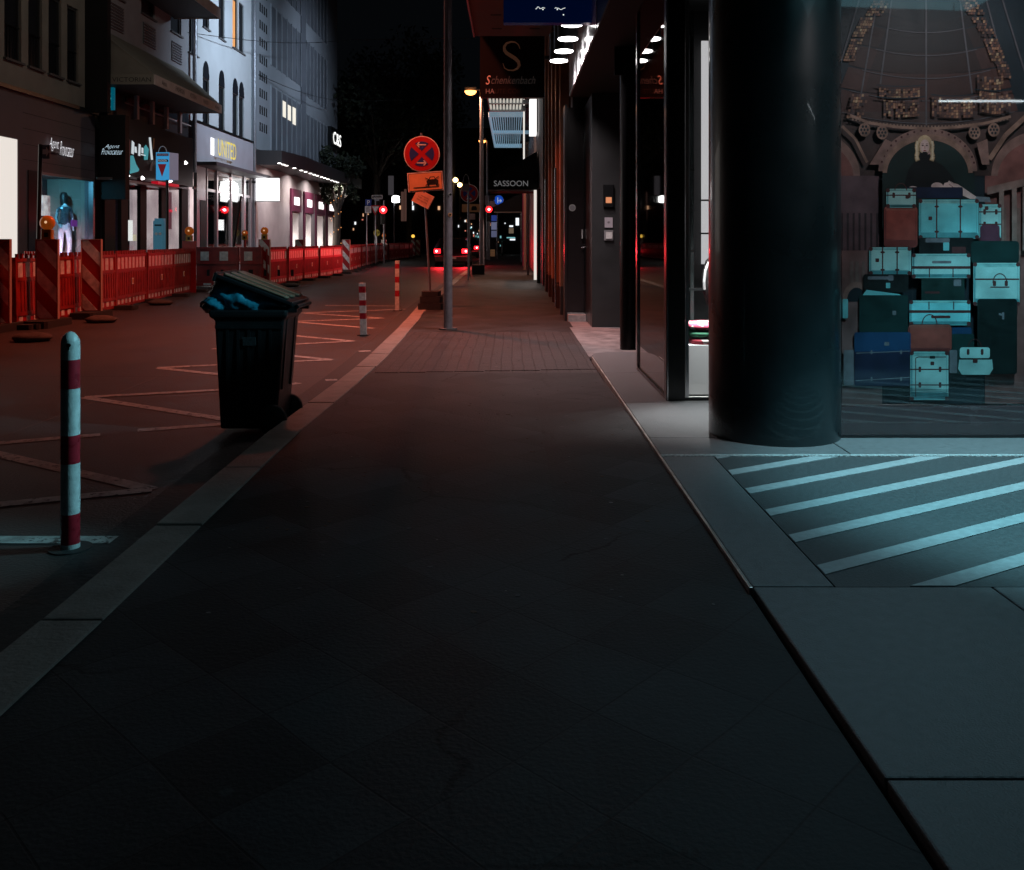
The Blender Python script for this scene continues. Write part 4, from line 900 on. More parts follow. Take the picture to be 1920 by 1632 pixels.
for xp in (256, 285.5, 312, 337): y_ = FY(xp, -10.6); MB().box(-10.65, -10.55, y_ - .07, y_ + .07, 4.6, 5.9, mat('pale_post', (.62, .52, .50), .5)).build('hanging_post', b2)
mb = MB(); mb.box(-10.93, -10.9, FY(235, -10.9), FY(358, -10.9), 5.05, 5.08, MATS['pale_post']); mb.build('rail', b2)
# shop sign board with graphics
yb0, yb1 = FY(234, -10.6), FY(362, -10.6)
mb = MB(); mb.box(-11.0, -10.6, yb0, yb1, 2.95, 4.55, M_blk); mb.build('sign_board', b2)
mb = MB(); CG = emis('cyan_graphic', (.08, .48, .55), .5); WG = emis('white_graphic', (.75, .85, .9), .7)
def bz(x, y): return (FY(x, -10.6), FZ(x, y, -10.6))
def bp(pts, m, d=.0):
    mb.T = T_left; mb.plate([bz(*p) for p in pts], m, 10.585 - d, .012)
bp([(234, 322), (240, 324), (240, 298), (234, 296)], CG); bp([(243, 326), (258, 322), (260, 318), (254, 308), (249, 292), (244, 292)], CG, .003)
bp([(241, 315), (243, 320), (243, 262), (241, 262)], mat('pink_pole', (.4, .2, .22), .4), .003)
bp([(270, 300), (276, 300), (278, 280), (273, 272), (270, 276)], CG); bp([(283, 300), (286, 300), (282, 258), (279, 258)], WG); bp([(286, 280), (288, 280), (289, 260), (287, 260)], mat('orange_pole', (.5, .3, .15), .4))
bp([(246, 288), (250, 290), (251, 268), (247, 264)], WG); bp([(259, 292), (262, 293), (263, 272), (260, 270)], WG); bp([(264, 291), (272, 293), (272, 291), (264, 289)], WG); bp([(252, 286), (256, 287), (255, 276), (252, 275)], WG)
bp([(265, 287), (268, 288), (268, 278), (265, 277)], WG); bp([(280, 320), (284, 321), (286, 304), (282, 306)], mat('grey_graphic', (.2, .22, .26), .4))
mb.build('graphic', b2); mb = MB()
# shop below with red lit ceiling and black piers
mb = MB(); mb.box(-13.2, -13.1, 24.7, 30.9, 0, 2.95, emis_noise('dim_mauve_interior', (.20, .15, .17), (.05, .04, .045), .32, 1.1)); mb.box(-13.1, -11, 24.7, 30.9, 2.9, 2.94, mat('shop_ceiling', (.3, .25, .25), .5)); mb.build('shop_interior', b2)
mb = MB()
for xa, xb in ((193, 213), (224, 237), (260, 272), (300, 308), (338, 350)): mb.box(-11.0, -10.9, FY(xa, -10.95), FY(xb, -10.95), 0, 2.9, M_blkm)
mb.build('shop_piers', b2)
MB().box(-10.99, -10.985, 24.7, 30.9, 0.05, 2.9, M_glass).build('shop_glass', b2)
mb = MB(); mb.box(-10.7, -10.5, FY(290, -10.6), FY(330, -10.6), 2.86, 2.94, emis('red_cove', (.8, .01, .03), .45)); mb.box(-10.95, -10.55, FY(205, -10.6), FY(330, -10.6), 2.78, 2.85, mat('soffit_metal', (.35, .3, .3), .3, metal=.6)); mb.build('lit_soffit', b2)
for (x0, x1, y0, y1, m) in ((239, 249, 413, 452, emis('shop_white', (1, .97, .92), 1.5)), (252, 256, 440, 452, emis('shop_cream', (1, .85, .6), .8)), (217, 224, 405, 430, emis('shop_cyan', (.15, .5, .65), .6)), (187, 192, 343, 365, emis('shop_pale', (.8, .9, .9), .6)), (315, 323, 393, 398, emis('red_spot', (1, .02, .06), 2.0)), (315, 322, 360, 430, emis('pink_glow', (.35, .1, .14), .4))):
    ya, yb = FY(x0, -11.9), FY(x1, -11.9); MB().box(-11.95, -11.9, ya, yb, FZ(x0, y1, -11.9), FZ(x0, y0, -11.9), m).build('lit_display', b2)
t = thing('projecting_sign', 'small turquoise glowing vertical sign tucked under the awning', 'sign', P(207, 206, 24.2))
a = P(203.5, 206, 24.2); b = P(213, 164, 24.2); MB().box(a.x, b.x, 24.2, 24.3, a.z, b.z, emis('deep_turquoise', (.0, .12, .18), .6)).build('sign_box', t)
mb = MB()
for k, ch in enumerate('ADS'): zt_ = lerp(b.z, a.z, .08 + .31 * k); mb.text(ch, a.x + .01, a.x + .07, zt_ - .14, zt_, emis('neon_turquoise', (.1, .8, .85), 1.1), 24.19)
mb.build('lettering', t)
for (px_, py_, X_) in ((349, 307, -10.2), (240, 331, -10.4), (268, 336, -10.4), (320, 341, -10.3)):
    y_ = FY(px_, X_); z_ = FZ(px_, py_, X_); MB().cyl((X_, y_, z_), (X_ - .04, y_ + .02, z_ + .08), .055, emis('spot_head', (1, .95, .95), 4), .02, n=10).build('spotlight', b2); MB().box(-10.6, X_ - .03, y_ - .01, y_ + .01, z_ + .07, z_ + .09, M_blk).build('spotlight_arm', b2)
# awnings
def awning3(lab, X0, X1, yn, yf, yfb, zb, zv, zt, txts):
    t = thing('awning', lab, 'awning', (X1, yn, zb)); cm = mat('brown_canvas', (.27, .24, .20), .85, noise=.12, scale=3, bump=.3); vm = mat('valance_canvas', (.66, .56, .52), .85, noise=.1, scale=5)
    MB().prism([(X1, yn + .02, zv), (X1, yf, zv), (X0, yfb, zt), (X0, yn + .02, zt)], (0, 0, -.03), cm).build('canvas', t)
    mb = MB(); mb.box(X1 - .01, X1 + .02, yn, yf, zb, zv, vm); vd = mat('valance_end_canvas', (.30, .27, .22), .85); mb.box(X0, X1 - .01, yn - .02, yn, zb, zv, vd); mb.box(X0, X1 - .01, yf - .02, yf, zb, zv, vm); mb.build('valance', t)
    MB().prism([(X0, yn + .03, zv), (X1 - .02, yn + .03, zv), (X0, yn + .03, zt - .05)], (0, .02, 0), cm).build('end_canvas', t)
    MB().box(X0, X1 - .02, yn + .05, yf - .05, zb + .03, zb + .05, M_blkm).build('underside', t)
    if txts:
        mb = MB(); lm = mat('awning_letter', (.05, .04, .035), .7); a = P(210, 153.5, yn - .03); b = P(283, 145, yn - .03); mb.text('VICTORIAN', a.x, b.x, a.z, b.z, lm, yn - .024)
        mb.T = T_left
        for k, (x0, x1, s_) in enumerate(((302, 311, 'Ama'), (328, 344, 'FASHION'), (355, 367, 'VICTORIAN'), (380, 389, 'FASHION'), (402, 410, 'Ama'))):
            mb.text(s_, FY(x0, X1), FY(x1, X1), zb + .07, zv - .06, lm, -X1 - .024)
        mb.build('lettering', t)
awning3('brown sloping awning with lettered valance over the dark shop', -11.0, -9.3, 23.56, 29.0, 30.3, 5.24, 5.5, 6.85, True)
awning3('small upper awning with plain valance cut by the top edge', -11.0, -9.5, 26.0, 29.5, 30.2, 8.38, 8.72, 9.9, False)
# ---- building 3, pale blue white with pointed windows
b3 = thing('arched_building', 'pale rendered house with tall round headed windows above a bright shop', 'building', (-11.5, 34.8, 0))
M_pale = mat('pale_render', (.62, .64, .66), .8, noise=.06, scale=1.2, bump=.15)
cols = ((380, 392), (410, 421), (436, 446), (448, 457.5))
hl = [(FY(a), FY(b), 5.36, 7.0) for a, b in cols] + [(FY(a), FY(b), 8.8, 10.8) for a, b in cols] + [(FY(a), FY(b), 12.2, 14.2) for a, b in cols]
hl += [(FY(353), FY(370), 7.6, 9.7)]
mb = MB(); wallholes(mb, 30.9, 38.25, 5.3, 16, hl, M_pale)
mb.build('wall', b3)
for i, h in enumerate(hl):
    arched = i < 4; m = emis('amber_window', (1.0, .42, .13), .62) if i == 6 else None
    window(b3, *h, m=m, sill=not arched, mull=1 if i != 12 else 2)
    if arched:      # rounded head: dark reveal cut as a proud curved leaf
        ya, yb = h[0], h[1]; c = (ya + yb) / 2; r = (yb - ya) / 2; n = 14; mbx = MB(T_left.copy())
        pts = [(c + r * math.cos(math.pi * k / n), 7.0 + .62 * math.sin(math.pi * k / n) ** .85) for k in range(n + 1)]
        mbx.plate(pts, M_wdark, 10.988, .01); mbx.build('window_head', b3)
MB().box(-11, -10.86, 31.2, 38.2, 5.27, 5.34, M_blk).build('ledge', b3)
MB().box(-11.3, -10.9, 31.3, 38.2, 3.9, 5.26, mat('pale_fascia', (.50, .49, .54), .6, noise=.06, scale=2)).build('fascia', b3)
MB().box(-11.3, -10.2, 31.3, 38.3, 3.78, 3.9, mat('fascia_canopy', (.10, .09, .10), .5)).build('canopy', b3)
mb = MB(); mb.cyl((-10.88, 38.3, 0), (-10.88, 38.3, 15), .07, M_galv); mb.cyl((-10.85, 31.0, 3.5), (-10.85, 31.0, 9), .07, M_galv); mb.build('downpipe', b3)
mb = MB(); mb.box(-13.2, -13.1, 31.3, 38.2, 0, 3.78, emis_noise('pink_white_interior', (.75, .60, .60), (.34, .25, .27), 1.1, .9)); mb.box(-13.1, -11, 31.3, 38.2, 3.7, 3.77, mat('lit_ceiling', (.8, .65, .6), .6)); mb.build('shop_interior', b3)
mb = MB(); fm = mat('shop_frame_grey', (.38, .34, .36), .4, metal=.4)
for xa, w in ((366, .9), (385, .1), (404, .14), (431, .12), (455, .25), (468, .3)): y_ = FY(xa); mb.box(-11.06, -10.94, y_, y_ + w, 0, 3.77, fm)
mb.box(-11.04, -10.97, 31.3, 38.2, 2.95, 3.05, fm); mb.box(-11.06, -10.94, 31.3, 38.2, 0, .3, fm); mb.build('shop_frame', b3)
MB().box(-10.99, -10.985, 31.3, 38.2, 0.3, 3.7, M_glass).build('shop_glass', b3)
MB().box(-11.02, -10.92, FY(372), FY(382), 0, 2.6, M_blkm).build('side_door', b3)
for (x0, x1, y0, y1) in ((415, 427, 340, 378), (434, 446, 342, 378), (411, 420, 412, 432)):
    ya, yb = FY(x0, -12), FY(x1, -12); MB().box(-12.05, -12, ya, yb, FZ(x0, y1, -12), FZ(x0, y0, -12), emis('bright_white', (1, .96, .93), 2.2)).build('lit_display', b3)
area('shop_ceiling_light', (-11.6, 35.5, 3.6), (-11.4, 35.5, 0), .6, 60, (1, .80, .74), 170, 4.5)
area('shop_ceiling_light', (-12.2, 34, 3.6), (-12.4, 34, 0), .5, 50, (1, .9, .86), 170, 4.5)
t = thing('letter_sign', 'gold block letters with white halo light on the pale fascia', 'sign', (-10.85, 34.7, 4.3))
mb = MB(T_left.copy()); ya, yb = FY(406, -10.8), FY(440, -10.8)
mb.text('UNITED', ya, yb, 4.28, 4.9, emis('gold_letters', (.85, .66, .10), .8), 10.74, .05); mb.build('lettering', t)
mb = MB(); mb.box(-10.895, -10.88, ya - .35, ya - .02, 4.28, 4.9, emis('halo_white', (1, 1, 1), 1.6)); mb.box(-10.895, -10.885, ya, yb, 4.25, 4.92, emis('halo_soft', (.45, .5, .62), .5)); mb.build('halo_panel', t)
t = thing('light_box', 'square white glowing projecting light box over the opposite shops', 'sign', P(501, 378, 38.1))
a = P(480, 377, 38.1); b = P(522, 334.5, 38.1); MB().box(a.x, b.x, 38.1, 38.28, a.z, b.z, emis('box_square', (1, 1, 1), 1.9)).build('lit_panel', t); mb = MB(); mb.box(a.x - .02, b.x + .02, 38.12, 38.3, a.z - .03, a.z - .003, M_blk); mb.box(a.x - .02, b.x + .02, 38.12, 38.3, b.z + .003, b.z + .03, M_blk); mb.box(-10.95, a.x, 38.15, 38.2, b.z - .2, b.z - .12, M_blk); mb.build('frame', t)
area('light_box_glow', (-10.1, 38.05, 3.3), (-10.1, 30, 2.8), .8, 18, (1, 1, 1), 170)
# ---- building 4, modern grey with ribbed panels
b4 = thing('ribbed_building', 'modern grey blue block with ribbed panels and small vent slots', 'building', (-11.5, 48, 0))
M_gb = mat('grey_blue_panel', (.36, .39, .43), .6, noise=.06, scale=1); M_gd = mat('grey_blue_dark', (.17, .185, .215), .5, noise=.15, scale=.8)
Y0, Y1 = 38.7, FY(632.5)
mb = MB(); mb.box(-18, XF, Y0, Y1, 5.12, 19, M_gb); mb.build('wall', b4)
for r_ in range(13):      # vent slots
    zc = 5.95 + r_ * .745; mb = MB()
    for k in range(4): ya = FY(486.5 + k * 4.0); mb.box(XF, XF + .012, ya, ya + .16, zc, zc + .38, M_blkm)
    mb.build('vent_slots', b4)
def bay(xa, xb, z0, z1, n, litk=()):
    ya, yb = FY(xa), FY(xb); w = (yb - ya) / n
    for k in range(n):
        mm = emis('cream_window', (1, .93, .78), .85) if k in litk else M_gd
        y_ = ya + k * w
        if k in litk:
            zl = z1 - .25; MB().box(XF, XF + .02, y_ + .08, y_ + w - .05, zl - 1.25, zl, mm).build('lit_window', b4); MB().box(XF, XF + .018, y_ + .08, y_ + w - .05, z0, zl - 1.26, M_gd).build('panel', b4)
        else: MB().box(XF, XF + .018, y_ + .08, y_ + w - .05, z0, z1, M_gd).build('panel', b4)
    mb = MB()
    for k in range(n + 1): mb.box(XF, XF + .06, ya + k * w - .035, ya + k * w + .035, z0 - .05, z1 + .05, M_gb)
    mb.build('ribs', b4)
bay(507, 563, 5.2, 8.2, 6, ()); bay(507, 563, 9.2, 11.9, 6, ()); bay(507, 563, 12.9, 15.4, 6)
for xa, xb, y0, y1 in ((528, 535.5, 188, 218), (538, 545, 196, 224), (547, 554, 200, 232)):
    ya, yb = FY(xa), FY(xb); MB().box(XF + .019, XF + .03, ya + .05, yb - .05, FZ(xa, y1), FZ(xa, y0), emis('cream_window', (1, .93, .78), .85)).build('lit_window', b4)
bay(573, 612, 5.2, 7.9, 6); bay(573, 612, 8.9, 11.8, 6); bay(573, 612, 12.8, 15.6, 6)
MB().box(XF, XF + .05, FY(563.5), FY(572), 5.15, 19, M_gd).build('recess_shade_strip', b4)  # proud dark strip, its colour standing in for a shaded recess
# canopy + lit ground floor
MB().prism([(XF, Y0, 4.42), (-9.9, Y0 + .3, 4.42), (-9.55, Y0 + 3.2, 4.42), (-9.55, Y1 + .6, 4.42), (XF, Y1 + .6, 4.42)], (0, 0, .62), mat('canopy_dark', (.03, .025, .027), .5)).build('canopy', b4)
for xx in (524, 531, 537, 552, 565, 573, 582, 589, 595, 603, 609, 615, 622, 628, 633):
    y_ = FY(xx, -9.75); MB().cyl((-9.75, y_, 4.395), (-9.75, y_, 4.418), .075, emis('canopy_spot', (1, .95, .9), 5), n=12).build('spotlight', b4)
doors = ((543, 562), (568, 585), (590, 607), (611, 626))
dh = [(FY(a) + .35, FY(b) - .3, 0.1, 2.55) for a, b in doors]
mb = MB(); wallholes(mb, Y0, Y1, 0, 4.42, dh, mat('pinkish_wall', (.46, .42, .42), .6, noise=.1, scale=2), XF + .004, .5); mb.add([(XF, Y1, 0), (-18, Y1, 0), (-18, Y1, 4.4), (XF, Y1, 4.4)], [(0, 1, 2, 3)], MATS['pinkish_wall']); mb.build('ground_floor_wall', b4)
M_pur = mat('maroon_surround', (.16, .03, .07), .5)
for i, (a_, b_) in enumerate(doors):
    ya, yb = FY(a_), FY(b_); MB().box(XF + .006, XF + .10, ya, yb, 2.62, 3.75, M_pur).build('door_header', b4)
    MB().box(XF + .101, XF + .13, lerp(ya, yb, .25), lerp(ya, yb, .75), 2.95, 3.35, emis('header_white', (1, .95, .95), 1.6)).build('lit_sign', b4)
    MB().box(XF + .006, XF + .08, ya, ya + .3, 0, 2.62, M_pur).build('door_post', b4)
    MB().box(XF - .52, XF - .5, ya + .35, yb - .3, .1, 2.55, emis_noise('doorway_glow_%d' % (i % 2), (1, .93, .86), (.45, .3, .3) if i != 1 else (.02, .02, .03), 1.2, 1.3)).build('lit_doorway', b4)
    if True: MB().box(XF - .49, XF - .47, lerp(ya, yb, .3), lerp(ya, yb, .78), .15, 1.45, emis('door_glare', (1, .95, .88), 9)).build('lit_display', b4)
for yy_ in (40.5, 44.5, 48.5, 53): area('canopy_light', (-9.95, yy_, 4.38), (-10.9, yy_, 1.0), .12, 52, (1, .88, .85), 150)
spots_y = [(FY(xx, -10.9)) for xx in (508, 516, 538, 551, 557, 569, 574, 580, 591, 596, 601, 612, 617, 622)]
for y_ in spots_y[:8:2]: spot('wall_washer', (-10.8, y_, 4.35), (-10.95, y_, 1.5), 16, (1, .9, .85), 46, .5, .02)
t = thing('wall_clock_box', 'black sign box with glowing white lettering at the grey block corner', 'sign', (-10.9, FY(627), 6.6))
za, zb = FZ(616, 278), FZ(616, 236); ya, yb = FY(615.5, -10.9), FY(633, -10.9)
MB().box(-10.98, -10.72, ya, yb, 6.75, 7.95, M_blk).build('sign_box', t)
mb = MB(T_left.copy()); mb.text('C&S', ya + .55, yb + .1, 6.98, 7.72, emis('sign_glow', (1, 1, .98), 1.8), 10.70, .02); mb.build('lettering', t)
# overhead cables
mb = MB(); a = Vector((XF, FY(352), FZ(352, 61))); b = P(660, 75, 44)
mb.tube([a.lerp(b, k / 8) - Vector((0, 0, .25 * math.sin(math.pi * k / 8))) for k in range(9)], .012, M_blk); mb.tube([b, b + Vector((6, 1, .3))], .012, M_blk)
tag(mb.build('overhead_cable'), 'upper thin cable crossing in front of the pale facades', 'cable')
mb = MB(); a = Vector((XF, FY(484), FZ(484, 140))); b = P(640, 190, 52)
mb.tube([a.lerp(b, k / 8) - Vector((0, 0, .2 * math.sin(math.pi * k / 8))) for k in range(9)], .014, M_blk); mb.tube([b, b + Vector((8, 1, .3))], .014, M_blk)
tag(mb.build('overhead_cable'), 'lower thin cable starting at the vent slots of the grey block', 'cable')
# more city on the far left beyond the trees
t = thing('far_building', 'dim terrace behind the trees with a few lit panes', 'building', (-14, 95, 0))
MB().box(-24, -13.2, 86, 112, -.2, 13, mat('dim_terrace', (.05, .035, .035), .8, noise=.2, scale=.5)).build('wall', t)
random.seed(4)
for k in range(16):
    x = random.uniform(655, 800); y = random.uniform(395, 448); YY = 85.95; w = random.uniform(1.5, 3); h = random.uniform(2, 6); a = P(x, y + h, YY); b = P(x + w, y, YY)
    if b.x < -13.3: MB().box(a.x, b.x, 85.93, 85.99, a.z, b.z, wcs[k % 3]).build('lit_window', t)
t = thing('far_building', 'dim narrow block with pale stone pilaster left of the leaning sign', 'building', (-9, 88, 0))
MB().box(-13.1, -6.2, 88, 100, -.2, 17, mat('dim_block', (.03, .022, .022), .8)).build('wall', t)
for (x0, x1, y0, y1, m) in ((752, 757, 360, 415, mat('pale_pilaster', (.3, .2, .18), .6, emit=(.5, .25, .2), estr=.12)), (758, 762, 355, 415, MATS['pale_pilaster']), (749, 752, 386, 393, wcs[0]), (771, 776, 386, 394, wcs[1]), (821, 825, 387, 394, wcs[0]), (770, 774, 375, 385, wcs[1]), (728, 738, 330, 366, mat('banner_grey', (.25, .24, .26), .6, emit=(.3, .27, .3), estr=.12))):
    a = P(x0, y1, 87.9); b = P(x1, y0, 87.9); MB().box(a.x, b.x, 87.85, 87.99, a.z, b.z, m).build('lit_window' if m in wcs else 'pilaster', t)

# ================================================================= TREES
M_leaf = [mat('leaf_a', (.022, .030, .016), .7), mat('leaf_b', (.03, .04, .02), .7), mat('leaf_c', (.012, .018, .010), .8)]
M_bark = mat('bark', (.07, .055, .045), .9, noise=.3, scale=6, bump=.8)
def tree(lab, x, y, h, cr, seed, n=2600, fairy=False):
    random.seed(seed); t = thing('street_tree', lab, 'tree', (x, y, 0), 'street trees on the opposite pavement')
    mb = MB(); mb.cyl((x, y, -.05), (x + .1, y, h * .38), .26, M_bark, .18, n=12)
    cl = []
    for k in range(11):
        a_ = k * 2.4 + random.random(); d = cr * random.uniform(.35, .8); zz = h * random.uniform(.5, .92); e = Vector((x + d * math.cos(a_), y + d * math.sin(a_), zz)); cl.append(e)
        m_ = Vector((x + .1, y, h * .36)).lerp(e, .5) + Vector((0, 0, .3)); mb.cyl((x + .1, y, h * .36), m_, .11, M_bark, .06, n=7); mb.cyl(m_, e, .06, M_bark, .02, n=6)
    mb.build('trunk', t)
    mb = MB()
    for k in range(n):
        c = random.choice(cl); rr = cr * .42 * random.random() ** .5; v = Vector((random.gauss(0, 1), random.gauss(0, 1), random.gauss(0, .8))).normalized() * rr; p = c + v
        s_ = random.uniform(.10, .24); u = Vector((random.uniform(-1, 1), random.uniform(-1, 1), random.uniform(-1, 1))).normalized(); w_ = u.orthogonal().normalized() * s_ * .5; u *= s_
        mb.add([p - u, p + w_, p + u, p - w_], [(0, 1, 2, 3)], random.choice(M_leaf))
    mb.build('crown', t); return t
tree('broad dark street tree right at the corner of the grey block', -9.0, 60, 15, 5.2, 1, 5200)
tree('dark street tree behind the give way sign, its trunk wound with fairy lights', -10.2, 52.5, 7.5, 1.5, 2, 1400)
tree('taller dark tree left of the leaning sign pole', -8.2, 72, 17, 4.6, 3, 4200)
mb = MB(); random.seed(9)
for k in range(26):
    an = k * .9; z = 1.0 + k * .13; mb.rev([(.005, -.03), (.03, 0), (.005, .03)], (-10.2 + .3 * math.cos(an), 52.5 + .3 * math.sin(an), z), emis('fairy_orange', (1, .4, .12), 1.2), 6)
tag(mb.build('fairy_lights', base=(-10.2, 52.2, 1)), 'string of tiny orange lights wound up the slim tree trunk', 'lights')

# ================================================================= STREET FURNITURE
# tall grey lamp pole
t = thing('street_lamp', 'tall thick grey lamp pole standing on the pavement right of the leaning sign', 'street lamp', (-.9, 12.75, ZS))
MB().cyl((-.9, 12.75, ZS), (-.9, 12.75, 8.2), .064, M_pole, .05, n=32).build('pole', t)
MB().tube([(-.9, 12.75, 8.15), (-1.2, 13.2, 8.5), (-2.0, 14.2, 8.5), (-2.4, 14.8, 8.42)], .035, M_pole).build('arm', t)
MB().box(-2.85, -2.3, 14.7, 15.3, 8.24, 8.36, M_pole).build('lamp_head', t)
mb = MB(); mb.cyl((-.9, 12.75, ZS), (-.9, 12.75, ZS + .02), .13, mat('pole_collar', (.1, .09, .09), .8), n=24); mb.build('base_collar', t)
mb = MB(); c = P(844, 403, 12.68); mb.disc(c.x, c.z, .028, M_orsign, 12.682, .003); mb.disc(c.x, c.z, .014, M_blkm, 12.679, .003); tag(mb.build('pole_sticker'), 'small round orange sticker on the tall grey pole', 'sticker')
mb = MB(); c = P(843.5, 365, 12.68); mb.disc(c.x, c.z, .025, M_white, 12.682, .003, rx=.02); mb.disc(c.x + .008, c.z, .018, M_blkm, 12.679, .003); tag(mb.build('pole_sticker'), 'dark and white crescent sticker higher up the tall grey pole', 'sticker')
def lamp(lab, X, Y, zt, hx, r, head=True):
    t = thing('street_lamp', lab, 'street lamp', (X, Y, ZS), 'street lamps down the pavement')
    MB().cyl((X, Y, ZS), (X, Y, zt), r, M_pole, r * .7, n=16).build('pole', t)
    MB().tube([(X, Y, zt), (X - .1, Y, zt + .05), (hx, Y, zt + .05)], .035, M_pole).build('arm', t)
    MB().box(hx - .32, hx + .12, Y - .12, Y + .12, zt - .01, zt + .13, M_pole).build('lamp_head', t)
    MB().rev([(.04, -.17), (.16, -.13), (.22, -.05), (.23, -.012)], (hx - .1, Y, zt), emis('sodium_lens', (1, .34, .08), 6), 20).build('lens', t)
lamp('lamp post with glowing orange head beside the black S sign', -1.17, 35, 6.95, -1.5, .10)
lamp('farther orange lamp post behind the first, left of the louvred canopy', -1.57, 58, 7.55, -1.8, .11)
for i, (px, py, Y) in enumerate(((854, 338, 92), (862, 347, 97))):
    p = P(px, py, Y); t = thing('street_lamp', ['higher left', 'lower right'][i] + ' of the two far orange globe lamps', 'street lamp', (p.x, Y, ZR), 'far globe lamps')
    MB().cyl((p.x, Y, ZR), (p.x, Y, p.z - .2), .07, M_pole).build('pole', t); MB().rev([(.02, -.28), (.22, -.16), (.28, 0), (.22, .16), (.02, .28)], p, emis('far_globe', (1, .62, .25), 6), 12).build('globe', t)
p = P(742, 374, 62); t = thing('globe_lamp', 'white globe lamp on a thin pole beyond the red traffic light', 'street lamp', (p.x - .12, 62, ZR))
MB().cyl((p.x - .12, 62, ZR), (p.x - .12, 62, p.z), .045, M_galv).build('pole', t); MB().rev([(.1, -.24), (.26, -.2), (.27, .0), (.25, .2), (.08, .26)], p, emis('white_globe', (1, 1, .98), 5), 16).build('globe', t)

# mobile no-stopping sign
Ys = 16.5
t = thing('road_sign', 'large red and blue no stopping sign with orange tow away plate on a leaning pole', 'road sign', G(806, 579, ZS))
pt = P(790, 250, Ys); pb = P(808, 574, Ys + .02)
MB().cyl(pb, pt, .022, M_galv, n=12).build('pole', t)
c = P(791, 289, Ys - .03); mb = MB(); y_ = Ys - .045
mb.disc(c.x, c.z, .325, M_refw, y_ - .000, .006, 56); mb.disc(c.x, c.z, .31, M_refr, y_ - .003, .004, 56)
def seg(c, r, a0, a1, m, yy):     # blue quadrant between the red bars
    n = 10; an = [R(lerp(a0, a1, k / n)) for k in range(n + 1)]; mid = R((a0 + a1) / 2); off = .055
    pts = [(c.x + off * math.cos(mid), c.z + off * math.sin(mid))] + [(c.x + r * math.cos(q), c.z + r * math.sin(q)) for q in an]; mb.plate(pts, m, yy, .003)
for a0 in (-33, 57, 147, 237): seg(c, .225, a0 + 0, a0 + 66, M_bluesg, y_ - .006)
def arrow(x0, x1, z, m, yy, h=.05, w=.018, d=1):
    mb.ribbon([(x0, z), (x1, z)], w, m, yy); tip = x1 if d > 0 else x0; mb.ribbon([(tip - d * h, z + h), (tip, z), (tip - d * h, z - h)], w, m, yy)
arrow(c.x - .09, c.x + .08, c.z + .165, M_refw, y_ - .009, .045, .02, -1); arrow(c.x - .09, c.x + .08, c.z - .165, M_refw, y_ - .009, .045, .02, 1)
mb.build('sign_face', t)
mb = MB(); rt = Matrix.Translation(P(797.5, 341, Ys - .05)) @ Matrix.Rotation(R(-4), 4, 'Y'); mb.T = rt
mb.plate([(-.32, -.175), (.32, -.175), (.32, .175), (-.32, .175)], M_refw, 0, .005); mb.plate([(-.305, -.16), (.305, -.16), (.305, .16), (-.305, .16)], M_blkm, -.003, .003); mb.plate([(-.295, -.15), (.295, -.15), (.295, .15), (-.295, .15)], M_orsign, -.006, .003)
mb.ribbon([(-.22, -.10), (.24, -.10)], .016, M_blkm, -.009)
mb.plate([(.03, -.06), (.23, -.06), (.24, .01), (.19, .035), (.17, .085), (.09, .085), (.06, .035), (.02, .01)], M_blkm, -.009, .003); mb.plate([(.08, .035), (.175, .035), (.16, .07), (.10, .07)], M_orsign, -.0115, .002)
mb.ribbon([(.0, .07), (.25, -.07)], .012, M_blkm, -.0125); mb.ribbon([(.0, -.07), (.25, .08)], .012, M_blkm, -.0125); mb.plate([(.04, -.085), (.07, -.085), (.07, -.06), (.04, -.06)], M_blkm, -.009, .003); mb.plate([(.19, -.085), (.22, -.085), (.22, -.06), (.19, -.06)], M_blkm, -.009, .003)
mb.build('tow_plate', t)
mb = MB(); mb.T = Matrix.Translation(P(793, 373.5, Ys - .05)) @ Matrix.Rotation(R(27), 4, 'Y')
mb.plate([(-.17, -.12), (.17, -.12), (.17, .13), (-.02, .13), (-.04, .10), (-.06, .13), (-.17, .13)], mat('card_orange', (.8, .42, .27), .6, noise=.1), 0, .008); mb.ribbon([(.155, -.12), (.155, .12)], .01, M_refw, -.003); mb.ribbon([(-.17, -.12), (.17, -.12)], .008, M_refw, -.003)
for s_, a_, b_, z_ in (('AB MONTAG', -.06, .10, .035), ('7.00 - 19.00', -.10, .10, -.005), ('FREI HALTEN', -.10, .10, -.055)): mb.text(s_, a_, b_, z_, z_ + .02, mat('card_ink', (.15, .06, .05), .6), -.003)
mb.build('notice_card', t)
mb = MB(); a = G(787, 579, ZS); mb.bbox(a.x, a.x + .44, Ys - .25, Ys + .22, ZS, ZS + .12, M_rub, .03); mb.bbox(a.x + .03, a.x + .42, Ys - .22, Ys + .2, ZS + .125, ZS + .24, M_rub, .03); mb.bbox(a.x + .06, a.x + .39, Ys - .2, Ys + .17, ZS + .245, ZS + .33, M_rub, .03); mb.build('foot_weights', t)

